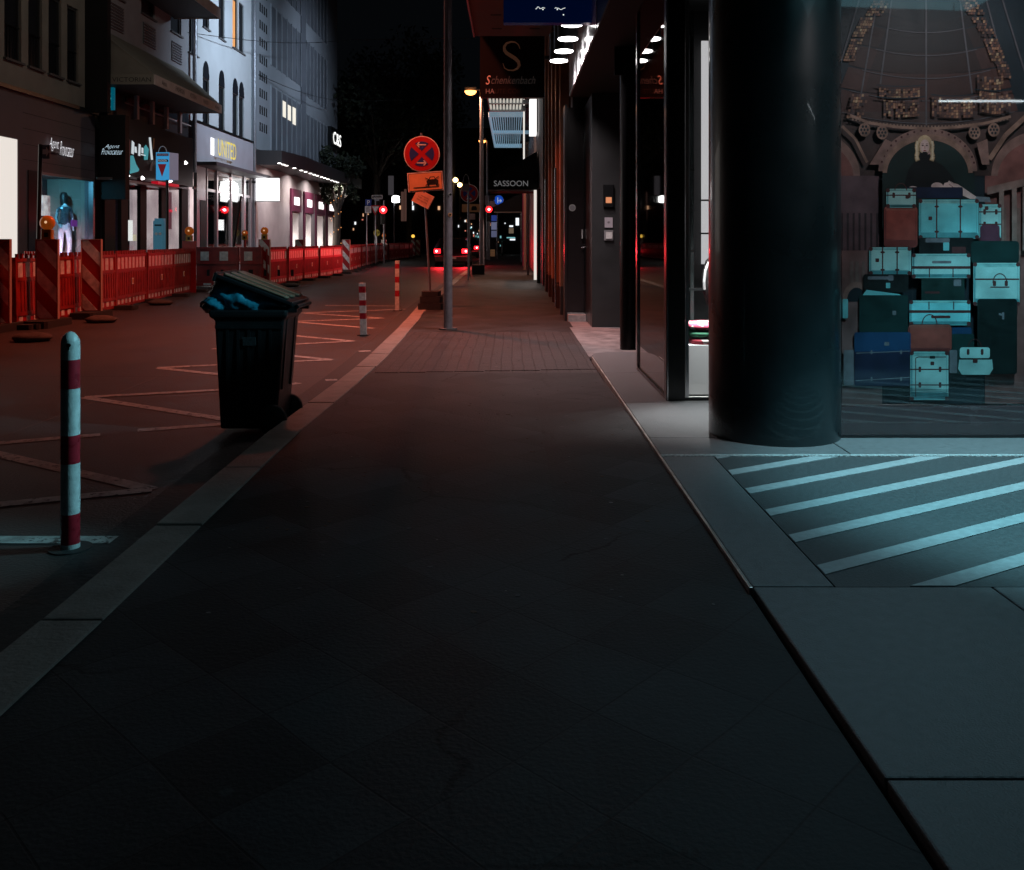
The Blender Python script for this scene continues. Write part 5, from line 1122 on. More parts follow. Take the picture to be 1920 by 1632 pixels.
# second sign pair farther
t = thing('road_sign', 'smaller far no stopping sign with orange tow plate behind a grey meter pole', 'road sign', (-1.5, 33, ZS))
c = P(880, 363, 33); mb = MB(); mb.disc(c.x, c.z, .335, M_refw, 32.97, .01); mb.disc(c.x, c.z, .315, M_refr, 32.965, .01)
for a0 in (-33, 57, 147, 237): seg(c, .225, a0, a0 + 66, M_bluesg, 32.958)
arrow(c.x - .08, c.x + .08, c.z - .2, M_refw, 32.95, .04, .02, 1); mb.ribbon([(c.x - .045, c.z - .16), (c.x - .085, c.z - .2), (c.x - .045, c.z - .24)], .02, M_refw, 32.95); mb.build('sign_face', t)
mb = MB(); a = P(866, 398, 32.97); b = P(900, 383, 32.97); mb.plate([(a.x, a.z), (b.x, a.z), (b.x, b.z), (a.x, b.z)], M_orsign, 32.97, .01); d = P(889, 391, 32.96)
mb.plate([(d.x - .1, d.z - .07), (d.x + .1, d.z - .07), (d.x + .1, d.z + .02), (d.x + .06, d.z + .08), (d.x - .06, d.z + .08), (d.x - .1, d.z + .02)], M_blkm, 32.96, .008); mb.build('tow_plate', t)
mb = MB(); a = P(877, 412, 32.97); b = P(891, 401, 32.97); mb.plate([(a.x, a.z), (b.x, a.z), (b.x, b.z), (a.x, b.z)], mat('pink_card', (.6, .4, .38), .6), 32.97, .01); mb.build('notice_card', t)
MB().cyl((c.x, 33, ZS), (c.x, 33, c.z + .4), .025, M_galv).build('pole', t)
MB().bbox(-1.45, -1.0, 32.7, 33.3, ZS, ZS + .35, M_rub, .03).build('foot_weights', t)
t = thing('parking_meter', 'slim grey pole with small grey box and wire hoop on the kerb', 'meter', G(878, 524, ZS))
q = G(878, 524, ZS); MB().cyl(q, (q.x, q.y, P(0, 345, q.y).z), .028, M_galv).build('pole', t); a = P(867, 359, q.y - .08); b = P(880, 345, q.y); MB().box(a.x, b.x, q.y - .08, q.y - .03, a.z, b.z, M_galv).build('box', t)
MB().tube([(q.x - .17 + .1 * math.cos(R(k)) + .1, q.y, b.z + .3 * math.sin(R(k))) for k in range(0, 181, 20)], .008, M_galv).build('hoop', t)

# no idea lamp-mounted signs group at the crossing
t = thing('road_sign', 'round blue sign with white ahead and right arrows beyond the lamp posts', 'road sign', P(935, 376, 60))
c = P(935, 375.5, 60); mb = MB(); mb.disc(c.x, c.z, .33, M_refw, 60, .01, 28); mb.disc(c.x, c.z, .305, mat('bright_blue', (.02, .10, .55), .4, emit=(.01, .10, .7), estr=.5), 59.99, .01, 28)
WB = emis('sign_white_dim', (.6, .7, .85), .5); mb.ribbon([(c.x - .06, c.z - .2), (c.x - .06, c.z + .18)], .05, WB, 59.97); mb.ribbon([(c.x - .06, c.z - .05), (c.x + .18, c.z - .05)], .05, WB, 59.97); mb.ribbon([(c.x + .08, c.z + .06), (c.x + .19, c.z - .05), (c.x + .08, c.z - .16)], .045, WB, 59.97); mb.build('sign_face', t)
MB().cyl((c.x - .1, 60.06, ZS), (c.x - .1, 60.06, c.z + .3), .03, M_galv).build('pole', t)
mb = MB(); d = P(932, 388, 60); mb.plate([(d.x - .2, d.z + .12), (d.x, d.z - .16), (d.x + .2, d.z + .12)], M_refr, 60.0, .01); mb.plate([(d.x - .13, d.z + .085), (d.x, d.z - .1), (d.x + .13, d.z + .085)], mat('pale_pink', (.6, .45, .5), .5), 59.99, .01); mb.build('give_way_plate', t)
def traffic(lab, px, py, Y, glow, boxes=1):
    p = P(px, py, Y); t = thing('traffic_light', lab, 'traffic light', (p.x, Y, ZS)); MB().cyl((p.x + .02, Y + .12, ZS), (p.x + .02, Y + .12, p.z + .5), .05, M_pole).build('pole', t)
    MB().bbox(p.x - .14, p.x + .14, Y - .08, Y + .08, p.z - .75, p.z + .2, M_blkm, .03).build('housing', t)
    MB().cyl((p.x, Y - .1, p.z), (p.x, Y - .081, p.z), .20, emis('red_signal_%d' % glow, (1, .015, .02), 4), n=20).build('red_lens_glow', t); MB().rev([(.01, -.02), (.07, -.012), (.075, 0)], (p.x, Y - .102, p.z), emis('signal_core', (1, .3, .3), 12), 12, 'Y').build('lamp_core', t)  # lens made wider than its housing to imitate the red glow
    for k in (1, 2): MB().cyl((p.x, Y - .09, p.z - .28 * k), (p.x, Y - .081, p.z - .28 * k), .1, mat('dark_lens', (.02, .02, .015), .2), n=14).build('dark_lens', t)
    MB().prism([(p.x - .12, Y - .22, p.z + .12), (p.x + .12, Y - .22, p.z + .12), (p.x + .13, Y - .08, p.z + .14), (p.x - .13, Y - .08, p.z + .14)], (0, 0, .01), M_blkm).build('visor', t)
    return p
p = traffic('traffic light glowing red beside the give way triangle', 719, 394, 48, 16)
area('signal_glow', (p.x, 47.8, p.z), (p.x, 40, 1), .12, 12, (1, .03, .05), 170)
traffic('small red traffic light on the right pavement by the blue arrow sign', 917, 393, 56, 9)
t = thing('signal_cabinet', 'grey backplates and small sign cluster on the second lamp post', 'sign', P(916, 372, 57))
for (x0, y0, x1, y1, m) in ((909, 367, 917, 384, M_pole), (918, 366, 928, 375, M_blk), (919, 377, 928, 388, mat('pink_label', (.5, .35, .38), .5)), (909, 389, 917, 398, mat('red_label', (.4, .1, .12), .5))):
    a = P(x0, y1, 57); b = P(x1, y0, 57); MB().box(a.x, b.x, 57, 57.2, a.z, b.z, m).build('plate', t)
# parking sign, name sign, give way
t = thing('parking_sign', 'blue parking sign with white supplementary plate on its own post', 'road sign', P(690, 450, 44)); t.location.z = 0; t['_b'] = tuple(t.location)
a = P(685, 386, 44); b = P(696.5, 374, 44); mb = MB(); mb.box(a.x, b.x, 43.97, 44, a.z, b.z, M_bluesg); q0 = P(688.5, 384, 43.95); q1 = P(693.5, 376, 43.95); mb.text('P', q0.x, q1.x, q0.z, q1.z, M_refw, 43.96); mb.build('sign_face', t)
a = P(684.5, 399.5, 44); b = P(696, 387, 44); mb = MB(); mb.box(a.x, b.x, 43.97, 44, a.z, b.z, M_refw)
for k in range(5): mb.box(a.x + .04, b.x - .04, 43.96, 43.969, lerp(a.z, b.z, .15 + .17 * k), lerp(a.z, b.z, .15 + .17 * k) + .02, M_blkm)
mb.build('supplement_plate', t); q = P(688, 420, 44.03); MB().cyl((q.x, 44.03, 0), (q.x, 44.03, b.z + .3), .03, M_galv).build('post', t)
t = thing('give_way_sign', 'triangular give way sign beneath a street name plate', 'road sign', (P(704, 450, 46).x, 46, 0))
mb = MB(); tri = [P(694, 385, 46), P(714.5, 385, 46), P(703.5, 405, 46)]; mb.plate([(v.x, v.z) for v in tri], M_refr, 46, .01); cc = sum(tri, Vector()) / 3; mb.plate([(cc.x + (v.x - cc.x) * .62, cc.z + (v.z - cc.z) * .62) for v in tri], M_refw, 45.985, .01); mb.build('sign_face', t)
mb = MB(); a = P(697, 373.5, 46); b = P(717, 366, 46); mb.plate([(a.x, a.z), (b.x, a.z), (b.x, b.z), (a.x, b.z)], M_refw, 46, .01); mb.plate([(a.x + .03, a.z + .03), (b.x - .03, a.z + .03), (b.x - .03, b.z - .03), (a.x + .03, b.z - .03)], M_blkm, 45.985, .01); mb.text('Steinstrasse', a.x + .06, b.x - .06, a.z + .06, b.z - .06, M_refw, 45.98); a = P(702, 377, 46); b = P(711, 374, 46); mb.plate([(a.x, a.z), (b.x, a.z), (b.x, b.z), (a.x, b.z)], M_galv, 46, .01); mb.build('name_plate', t)
MB().cyl((P(704, 0, 46).x, 46.05, 0), (P(704, 0, 46).x, 46.05, P(0, 366, 46).z), .03, M_galv).build('post', t)
mb = MB(); c = P(706.5, 437, 48.5); mb.disc(c.x, c.z, .18, mat('yellow_disc', (.45, .38, .05), .5), 48.5, .01); mb.ribbon([(c.x - .18, c.z), (c.x + .18, c.z)], .03, M_blkm, 48.49); mb.cyl((c.x, 48.53, 0), (c.x, 48.53, c.z), .025, M_galv); tag(mb.build('yellow_sign'), 'round dull yellow sign behind the barrier fence', 'road sign')
t = thing('info_pylon', 'blue lit information pylon at the far end of the pavement', 'pylon', P(927, 478, 76)); t.location.z = ZS; t['_b'] = tuple(t.location)
a = P(920, 478, 76); b = P(934, 403, 76); MB().box(a.x, b.x, 76, 76.3, ZS, b.z, M_blk).build('body', t)
for (y0, y1, m) in ((404, 415, emis('pylon_blue', (.03, .06, .30), .5)), (417, 431, emis('pylon_pale', (.25, .27, .45), .4)), (433, 445, emis('pylon_grey', (.18, .2, .35), .4))):
    MB().box(a.x + .05, b.x - .05, 75.97, 75.995, CH + (HY - y1) * 76 / F, CH + (HY - y0) * 76 / F, m).build('panel', t)
# e-scooter
q = G(941, 480, ZS); t = thing('kick_scooter', 'parked green and white electric scooter on the far pavement', 'scooter', q)
sc_y = q.y; x = q.x; gm = mat('scooter_green', (.02, .3, .22), .4); mb = MB(); mb.cyl((x, sc_y, ZS + .2), (x + .02, sc_y, 1.12), .05, M_white); mb.build('stem', t)
MB().cyl((x - .25, sc_y, 1.16), (x + .25, sc_y, 1.16), .03, gm).build('handlebar', t); MB().box(x - .6, x, sc_y - .08, sc_y + .08, ZS + .12, ZS + .17, M_blk).build('deck', t)
for dx in (0, -.62): MB().rev([(.06, -.03), (.12, -.02), (.12, .02), (.06, .03)], (x + dx, sc_y, ZS + .12), M_rub, 16, 'Y').build('wheel', t)
MB().box(x - .05, x + .06, sc_y - .06, sc_y, .85, 1.1, gm).build('light_housing', t)
q = G(921, 481, ZS)
for k in range(3):
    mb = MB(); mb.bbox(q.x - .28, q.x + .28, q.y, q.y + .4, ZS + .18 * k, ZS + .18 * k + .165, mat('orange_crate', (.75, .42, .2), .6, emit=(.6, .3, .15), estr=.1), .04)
    tag(mb.build('sandbag'), ['lowest', 'middle', 'topmost'][k] + ' pale orange sandbag of the stack beside the info pylon', 'sandbag', 'sandbags stacked by the pylon')

# left side pole with arrow sign
t = thing('arrow_sign', 'slightly leaning dark post with small arrow sign in front of the plum shop wall', 'road sign', (-8.0, 15.2, -.16))
a = P(69, 470, 15.2); b = P(76, 271, 15.2); MB().cyl((a.x, 15.2, -.16), b, .032, M_blk).build('post', t)
mb = MB(); c0 = P(79, 298, 15.17); c1 = P(93, 272, 15.17); mb.plate([(c0.x, c0.z), (c1.x, c0.z), (c1.x, c1.z), (c0.x, c1.z)], mat('sign_slate', (.05, .06, .09), .5), 15.17, .02); cz = (c0.z + c1.z) / 2; mb.plate([(c0.x + .01, cz - .04), (c0.x + .07, cz - .04), (c0.x + .07, cz - .08), (c1.x - .005, cz), (c0.x + .07, cz + .08), (c0.x + .07, cz + .04), (c0.x + .01, cz + .04)], mat('arrow_grey', (.4, .42, .45), .5), 15.165, .004); mb.build('sign_face', t)
# bag-shaped blue box sign
t = thing('bag_sign', 'bright blue bag shaped sign box with a red triangle on a post', 'sign', (-8.3, 22.1, 0))
a = P(292.5, 337, 22); b = P(317.5, 286, 22); m = mat('azure_sheet', (.05, .30, .55), .45, emit=(.03, .30, .62), estr=.75); MB().box(a.x, b.x, 22, 22.3, a.z, b.z, m).build('box', t)
MB().prism([(b.x, 22.0, a.z + .003), (b.x + .11, 22.25, a.z + .003), (b.x + .11, 22.3, a.z + .003), (b.x, 22.3, a.z + .003)], (0, 0, b.z - a.z - .006), mat('pale_lilac', (.4, .38, .48), .5, emit=(.3, .28, .4), estr=.35)).build('side_panel', t)
mb = MB(); q = P(305, 0, 22).x; zc = lambda y: CH + (HY - y) * 22 / F
mb.plate([(P(296, 0, 22).x, zc(308)), (P(304, 0, 22).x, zc(332)), (P(312, 0, 22).x, zc(308))], mat('deep_red', (.25, .01, .02), .5, emit=(.25, .005, .02), estr=.3), 21.99, .008)
mb.plate([(P(294, 0, 22).x, zc(293)), (P(316, 0, 22).x, zc(293)), (P(316, 0, 22).x, zc(288)), (P(294, 0, 22).x, zc(288))], mat('slate_band', (.05, .07, .13), .5), 21.992, .006)
mb.text('PARFUEMERIE', P(295, 0, 22).x, P(315, 0, 22).x, zc(292.4), zc(288.6), mat('band_text', (.4, .25, .35), .5, emit=(.3, .2, .3), estr=.4), 21.985); mb.plate([(P(296, 0, 22).x, zc(304)), (P(315, 0, 22).x, zc(304)), (P(316, 0, 22).x, zc(302)), (P(314, 0, 22).x, zc(299)), (P(296, 0, 22).x, zc(299))], M_blkm, 21.992, .006); mb.text('MAGAZIN', P(297, 0, 22).x, P(313, 0, 22).x, zc(303.5), zc(299.5), emis('band_white', (.6, .6, .7), .5), 21.985)
mb.build('graphic', t)
MB().tube([(P(305, 0, 22).x - .1 + .1 * math.cos(R(k)) + .06, 22.1, b.z + .16 * math.sin(R(k))) for k in range(0, 181, 18)], .01, M_white).build('handle', t)
q = P(313.5, 400, 22.15); MB().cyl((q.x, 22.15, 0), (q.x, 22.15, a.z), .035, M_blk).build('post', t)
# mailbox
t = thing('post_box', 'light blue free standing box on the opposite pavement', 'box', (P(296, 0, 24).x, 24, 0))
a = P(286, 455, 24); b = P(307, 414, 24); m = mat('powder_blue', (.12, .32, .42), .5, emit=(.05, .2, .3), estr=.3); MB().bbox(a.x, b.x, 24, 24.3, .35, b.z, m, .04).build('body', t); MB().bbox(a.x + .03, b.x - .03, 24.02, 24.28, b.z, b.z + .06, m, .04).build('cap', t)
mb = MB(); mb.box(a.x + .06, b.x - .06, 23.99, 23.999, b.z - .14, b.z - .1, M_blkm); mb.disc(a.x + .1, b.z - .35, .04, M_refw, 23.99, .005, 14); mb.disc(a.x + .2, b.z - .35, .04, M_refw, 23.99, .005, 14); mb.box(a.x + .05, a.x + .17, 23.99, 23.999, .5, .62, M_red); mb.build('slot', t); MB().box(a.x + .05, b.x - .05, 24.05, 24.25, 0, .35, M_blk).build('foot', t)

# bollards
def banded(mb, X, Y, z0, bands, shape, r, lean=0.0):
    for (za, zb, m) in bands:
        a = Vector((X + lean * (za - z0), Y, za)); b = Vector((X + lean * (zb - z0), Y, zb))
        if shape == 'round': mb.cyl(a, b, r, m, n=32)
        else: mb.prism([a + Vector((-r, -r, 0)), a + Vector((r, -r, 0)), a + Vector((r, r, 0)), a + Vector((-r, r, 0))], b - a, m)
def zof(y, Y): return CH + (HY - y) * Y / F
M_bw = mat('bollard_white', (.70, .73, .72), .32, noise=.2, scale=25, bump=.2); M_br = mat('bollard_red', (.42, .02, .035), .3, noise=.25, scale=25)
q = G(132, 1029, ZR); Y = q.y; t = thing('bollard', 'round topped red and white banded bollard in the left foreground', 'bollard', q)
ys = [1032, 1018, 962, 868, 815, 728, 674, 650]; mb = MB(); cs = [M_bw, M_br, M_bw, M_br, M_bw, M_br, M_bw]
banded(mb, q.x, Y, ZR, [(max(ZR, zof(ys[i], Y)), zof(ys[i + 1], Y), cs[i]) for i in range(7)], 'round', .0395)
zt = zof(650, Y); mb.rev([(.0395, 0), (.038, .025), (.031, .045), (.018, .060), (.004, .066)], (q.x, Y, zt), M_bw, 32); mb.build('post', t)
mb = MB(); c = P(128, 648, Y - .041); mb.disc(c.x, c.z, .009, M_blkm, Y - .0415, .01, 14); mb.plate([(c.x - .003, c.z - .02), (c.x + .003, c.z - .02), (c.x + .003, c.z), (c.x - .003, c.z)], M_blkm, Y - .0412, .01); mb.build('lock', t)
mb = MB(); c = P(121, 707, Y - .03); mb.disc(c.x + .004, c.z, .024, mat('worn_sticker', (.35, .30, .32), .6, noise=.6, scale=90), Y - .037, .012, 20, rx=.012); mb.build('sticker', t)
MB().cyl((q.x, Y, ZR), (q.x, Y, ZR + .006), .09, M_gut, n=24).build('ground_sleeve', t)
q = G(682, 629, ZR); Y = q.y; ys = [630, 598, 587, 573, 563, 549, 537, 531]; t = thing('bollard', 'leaning square red and white bollard on the hatched road', 'bollard', q); mb = MB()
cs2 = [M_bw, M_br, M_bw, M_br, M_bw, M_br, M_bw]; banded(mb, q.x, Y, ZR, [(max(ZR, zof(ys[i], Y)), zof(ys[i + 1], Y), cs2[i]) for i in range(7)], 'sq', .043, -.03); mb.build('post', t); MB().box(q.x - .08, q.x + .08, Y - .08, Y + .08, ZR, ZR + .012, M_gut).build('foot_plate', t)
q = G(745, 583, ZR); Y = q.y; ys = [584, 556, 545, 530, 519, 504, 495, 489]; t = thing('bollard', 'upright orange lit bollard with red bands, farthest along the kerb', 'bollard', q); mb = MB()
banded(mb, q.x, Y, ZR, [(max(ZR, zof(ys[i], Y)), zof(ys[i + 1], Y), cs2[i]) for i in range(7)], 'sq', .04); mb.build('post', t); MB().box(q.x - .08, q.x + .08, Y - .08, Y + .08, ZR, ZR + .012, M_gut).build('foot_plate', t)

# wheelie bin
bx, by = -1.83, 6.56
t = thing('wheelie_bin', 'black two wheeled rubbish bin overflowing with a blue bag, lid ajar', 'bin', (bx, by, ZR))
M_bin = mat('bin_plastic', (.012, .013, .015), .38, noise=.1, scale=12)
def ring(x0, x1, y0, y1, z): return [(x0, y0, z), (x1, y0, z), (x1, y1, z), (x0, y1, z)]
secs = [ring(bx - .22, bx + .17, by - .19, by + .19, ZR + .03), ring(bx - .235, bx + .20, by - .20, by + .20, ZR + .35), ring(bx - .25, bx + .235, by - .225, by + .225, ZR + .80), ring(bx - .285, bx + .26, by - .245, by + .245, ZR + .82), ring(bx - .285, bx + .26, by - .245, by + .245, ZR + .87)]
mb = MB(); vs = [v for s_ in secs for v in s_]; fs = [(k * 4 + i, k * 4 + (i + 1) % 4, k * 4 + 4 + (i + 1) % 4, k * 4 + 4 + i) for k in range(4) for i in range(4)] + [(3, 2, 1, 0), (16, 17, 18, 19)]; mb.add(vs, fs, M_bin); bb = mb.build('body', t, bevel=.018)
mb = MB()
for yy in (by - .12, by + .12): mb.prism([(bx + .17, yy - .02, ZR + .3), (bx + .205, yy - .02, ZR + .3), (bx + .205, yy + .02, ZR + .3), (bx + .17, yy + .02, ZR + .3)], (.035, 0, .5), M_bin)
mb.build('back_ribs', t)
mb = MB()
for k in range(5): xx = bx - .17 + k * .075; mb.prism([(xx, by - .205 , ZR + .12), (xx + .02, by - .205, ZR + .12), (xx + .02, by - .222, ZR + .74), (xx, by - .222, ZR + .74)], (0, -.006, 0), M_bin)
mb.prism([(bx - .245, by - .226, ZR + .74), (bx + .23, by - .226, ZR + .74), (bx + .23, by - .226, ZR + .765), (bx - .245, by - .226, ZR + .765)], (0, -.006, 0), M_bin)
mb.build('side_ribs', t)
MB().prism([(bx - .05, by - .222, ZR + .62), (bx + .04, by - .222, ZR + .62), (bx + .04, by - .226, ZR + .68), (bx - .05, by - .226, ZR + .68)], (0, -.008, 0), mat('bin_sticker', (.03, .03, .033), .6, noise=.4, scale=60)).build('sticker', t)
for yy in (by - .235, by + .235): MB().rev([(.03, -.025), (.095, -.025), (.105, -.01), (.105, .01), (.095, .025), (.03, .025)], (bx + .155, yy, ZR + .105), M_rub, 28, 'Y').build('wheel', t)
MB().cyl((bx + .155, by - .22, ZR + .105), (bx + .155, by + .22, ZR + .105), .012, M_steel).build('axle', t)
# lid: hinge at the right (kerb) side, propped open by the bag
hx, hz = bx + .30, ZR + .90; ang = math.atan2(.19, .50)
mb = MB(); mb.T = Matrix.Translation((hx, by, hz)) @ Matrix.Rotation(ang, 4, 'Y')
mb.box(-.575, 0.0, -.25, .25, -.01, .025, M_bin); mb.box(-.59, -.565, -.255, .255, -.035, .03, M_bin)
M_lid = mat('lid_orange_gleam', (.24, .15, .10), .38, coat=.6, noise=.15, scale=9)  # orange lamp gleam on the lid ridges is put into the colour
for yy, w in ((-.235, .07), (-.09, .10), (.08, .10), (.17, .06)): mb.bbox(-.54, -.05, yy, yy + w, .026, .045, M_lid, .02)
ld = mb.build('lid', t, bevel=.01)
mb = MB(); mb.cyl((hx + .02, by - .2, hz - .01), (hx + .02, by + .2, hz - .01), .016, M_bin); mb.box(bx + .25, hx + .02, by - .2, by - .16, hz - .05, hz + .0, M_bin); mb.box(bx + .25, hx + .02, by + .16, by + .2, hz - .05, hz + .0, M_bin); mb.build('handle', t)
# bag
M_bag = mat('blue_plastic_bag', (.02, .22, .33), .28, spec=.6, noise=.5, scale=9, bump=.7, bscale=26)
from mathutils import noise as mnoise
def bag_blob(mb, cx, cy, cz, rx, ry, rz, n1, n2, seed, lidded):
    vs = []
    for j in range(n2 + 1):
        ph = math.pi * j / n2 - math.pi / 2
        for i in range(n1):
            th = 2 * math.pi * i / n1; d = Vector((math.cos(th) * math.cos(ph), math.sin(th) * math.cos(ph), math.sin(ph)))
            q = d * 2.6 + Vector((seed, 0, 0)); f = 1 + .16 * mnoise.noise(q) - .13 * abs(mnoise.noise(Vector((q.x * 3.2, q.y * 3.2, q.z * .9)))) - .05 * abs(mnoise.noise(q * 4))
            x_ = cx + rx * d.x * f; z_ = cz + rz * d.z * f
            if lidded:
                z_ += max(0, (cx - x_)) * .28; z_ = min(z_, hz + (hx - x_) * math.tan(ang) - .02)
            vs.append((x_, cy + ry * d.y * f, z_))
    mb.add(vs, [(j * n1 + i, j * n1 + (i + 1) % n1, (j + 1) * n1 + (i + 1) % n1, (j + 1) * n1 + i) for j in range(n2) for i in range(n1)], M_bag, True)
mb = MB(); bag_blob(mb, bx - .06, by, ZR + .92, .29, .255, .17, 60, 30, 3.0, True); bag_blob(mb, bx - .26, by - .12, ZR + .90, .12, .13, .075, 34, 18, 9.0, False)
tag(mb.build('rubbish_bag'), 'shiny blue rubbish bag bulging from under the bin lid', 'rubbish bag')

# ================================================================= BARRIERS
def make_barrier():
    t = thing('barrier_fence', 'x', 'barrier', (0, 0, 0), 'red and white plastic barrier sections')
    L = 1.0      # half length; local x along, faces -y
    mb = MB(); mb.box(-L + .01, L - .01, -.02, .02, .22, .68, M_redpl)
    for k in range(17): x = -L + .06 + k * .113; mb.box(x, x + .045, -.032, .032, .24, .66, M_redpl)
    mb.build('panel', t)
    mb = MB(); mb.box(-L + .01, L - .01, -.03, .03, .68, .72, M_redpl); mb.box(-L + .01, L - .01, -.03, .03, .955, 1.0, M_redpl); mb.box(-L + .01, L - .01, -.03, .03, .175, .22, M_redpl); mb.box(-L + .01, L - .01, -.03, .03, .03, .07, M_redpl)
    for x in (-L + .01, L - .06): mb.box(x, x + .05, -.036, .036, .0, 1.02, M_redpl)
    mb.box(-.03, .03, -.034, .034, .0, .22, M_redpl); mb.box(-L + .06, L - .06, -.012, .012, .72, .955, M_refr); mb.box(-L + .06, L - .06, -.012, .012, .07, .175, M_refr)
    mb.build('frame', t)
    mb = MB()
    for k in range(8): x = -L + .12 + k * .232; mb.box(x, x + .135, -.018, .018, .73, .945, M_refw); 
    for k in range(8): x = -L + .12 + k * .232; mb.box(x, x + .115, -.018, .018, .08, .165, M_refw)
    mb.build('reflective_band', t)
    mb = MB()
    for k in range(13): x = -L + .10 + k * .15; mb.box(x, x + .03, -.02, .02, 1.0, 1.07, M_redpl)
    mb.build('pegs', t)
    mb = MB(); mb.box(-.06, .06, -.04, -.033, .42, .54, M_refw); mb.box(-.045, .045, -.044, -.041, .44, .52, M_orsign); mb.build('badge', t)
    for x in (-L + .05, L - .05): MB().bbox(x - .12, x + .12, -.4, .4, -.002, .07, M_rub, .03).build('foot', t)
    return t
pro = make_barrier(); used = [False]
def place(a, b, lab):
    a = Vector(a); b = Vector(b); o = pro if not used[0] else copy_tree(pro); used[0] = True
    m_ = (a + b) / 2; o.location = (m_.x, m_.y, ZR); d = b - a; o.rotation_euler = (0, 0, math.atan2(d.y, d.x)); s_ = d.length / 2.0; o.scale = (s_, 1, 1.07); o['label'] = lab; random.seed(int(m_.y * 10)); o.rotation_euler[2] += R(random.uniform(-2, 2)); o.rotation_euler[0] = R(random.uniform(-1.6, 1.6)); o.location.x += random.uniform(-.04, .04); return o
ln = [(-7.75, 9.8), (-7.6, 11.8), (-7.62, 13.8), (-7.62, 15.7), (-7.75, 17.7), (-7.98, 19.7), (-8.15, 21.7), (-8.35, 23.6)]
ordn = ['at the left image edge', 'just right of the first striped board', 'behind the second striped board', 'right of the third striped board', 'in the middle of the left fence run', 'second last of the left fence run', 'last of the left fence run, before the gap']
for i, (a, b) in enumerate(zip(ln[:-1], ln[1:])): place(a, b, 'red barrier section with white reflectors, ' + ordn[i])
ln2 = [(-7.15, 26.3), (-7.0, 28.3), (-6.95, 30.3), (-6.85, 32.3), (-6.8, 34.3), (-6.75, 36.3)]
on2 = ['right behind the bin lid', 'left of the fifth striped board', 'right of the fifth striped board', 'in front of the bright doorways', 'left of the sixth striped board']
for i, (a, b) in enumerate(zip(ln2[:-1], ln2[1:])): place(a, b, 'red barrier section with white reflectors, ' + on2[i])
ln3 = [(-6.9, 38.2), (-7.05, 40.2), (-7.2, 42.2), (-7.35, 44.2), (-7.5, 46.2), (-7.6, 48.2), (-7.75, 50.2), (-7.85, 52.2), (-7.95, 54.2), (-8.0, 56.2), (-7.95, 58.3), (-7.85, 60.4), (-7.8, 62.5), (-7.7, 64.6), (-7.6, 66.7), (-7.55, 68.8)]
for i, (a, b) in enumerate(zip(ln3[:-1], ln3[1:])): place(a, b, 'far red barrier section, number %d counting away from the sixth striped board' % (i + 1))
place((-9.3, 17.2), (-7.9, 15.9), 'dark red barrier turned inwards behind the first boards'); place((-9.6, 12.6), (-9.5, 14.6), 'red barrier section in the second row behind the left boards')
# cross barrier: the solid red one behind the bin
def solid_barrier(a, b, lab):
    a = Vector((*a, ZR)); b = Vector((*b, ZR)); t = thing('solid_barrier', lab, 'barrier', (a + b) / 2, 'solid red barriers across the lane'); d = (b - a); L = d.length / 2
    T = Matrix.Translation((a + b) / 2) @ Matrix.Rotation(math.atan2(d.y, d.x), 4, 'Z')
    mb = MB(T.copy()); mb.box(-L, L, -.05, .05, .12, 1.12, M_redpl); mb.box(-L, L, -.09, .09, .66, .70, M_redpl); mb.box(-L, L, -.10, .10, .04, .12, M_redpl); mb.box(-L, L, -.07, .07, 1.08, 1.15, M_redpl); mb.build('panel', t)
    mb = MB(T.copy()); n = max(1, int(2 * L / .55))
    for k in range(n): x = -L + .12 + k * (2 * L - .1) / n; mb.box(x, x + .24, -.062, -.051, .76, 1.02, M_refw); mb.box(x + .1, x + .32, -.112, -.101, .06, .11, M_refw)
    mb.build('reflectors', t); mb = MB(T.copy())
    for k in range(4): x = -L + .3 + k * .4; mb.box(x, x + .08, -.056, -.051, .32, .5, M_blkm)
    mb.build('grip_holes', t)
solid_barrier((-9.1, 26.2), (-7.9, 26.2), 'solid red barrier panel left of the tilted bin lid'); solid_barrier((-7.85, 26.25), (-7.2, 26.2), 'short solid red barrier panel joining the striped board')
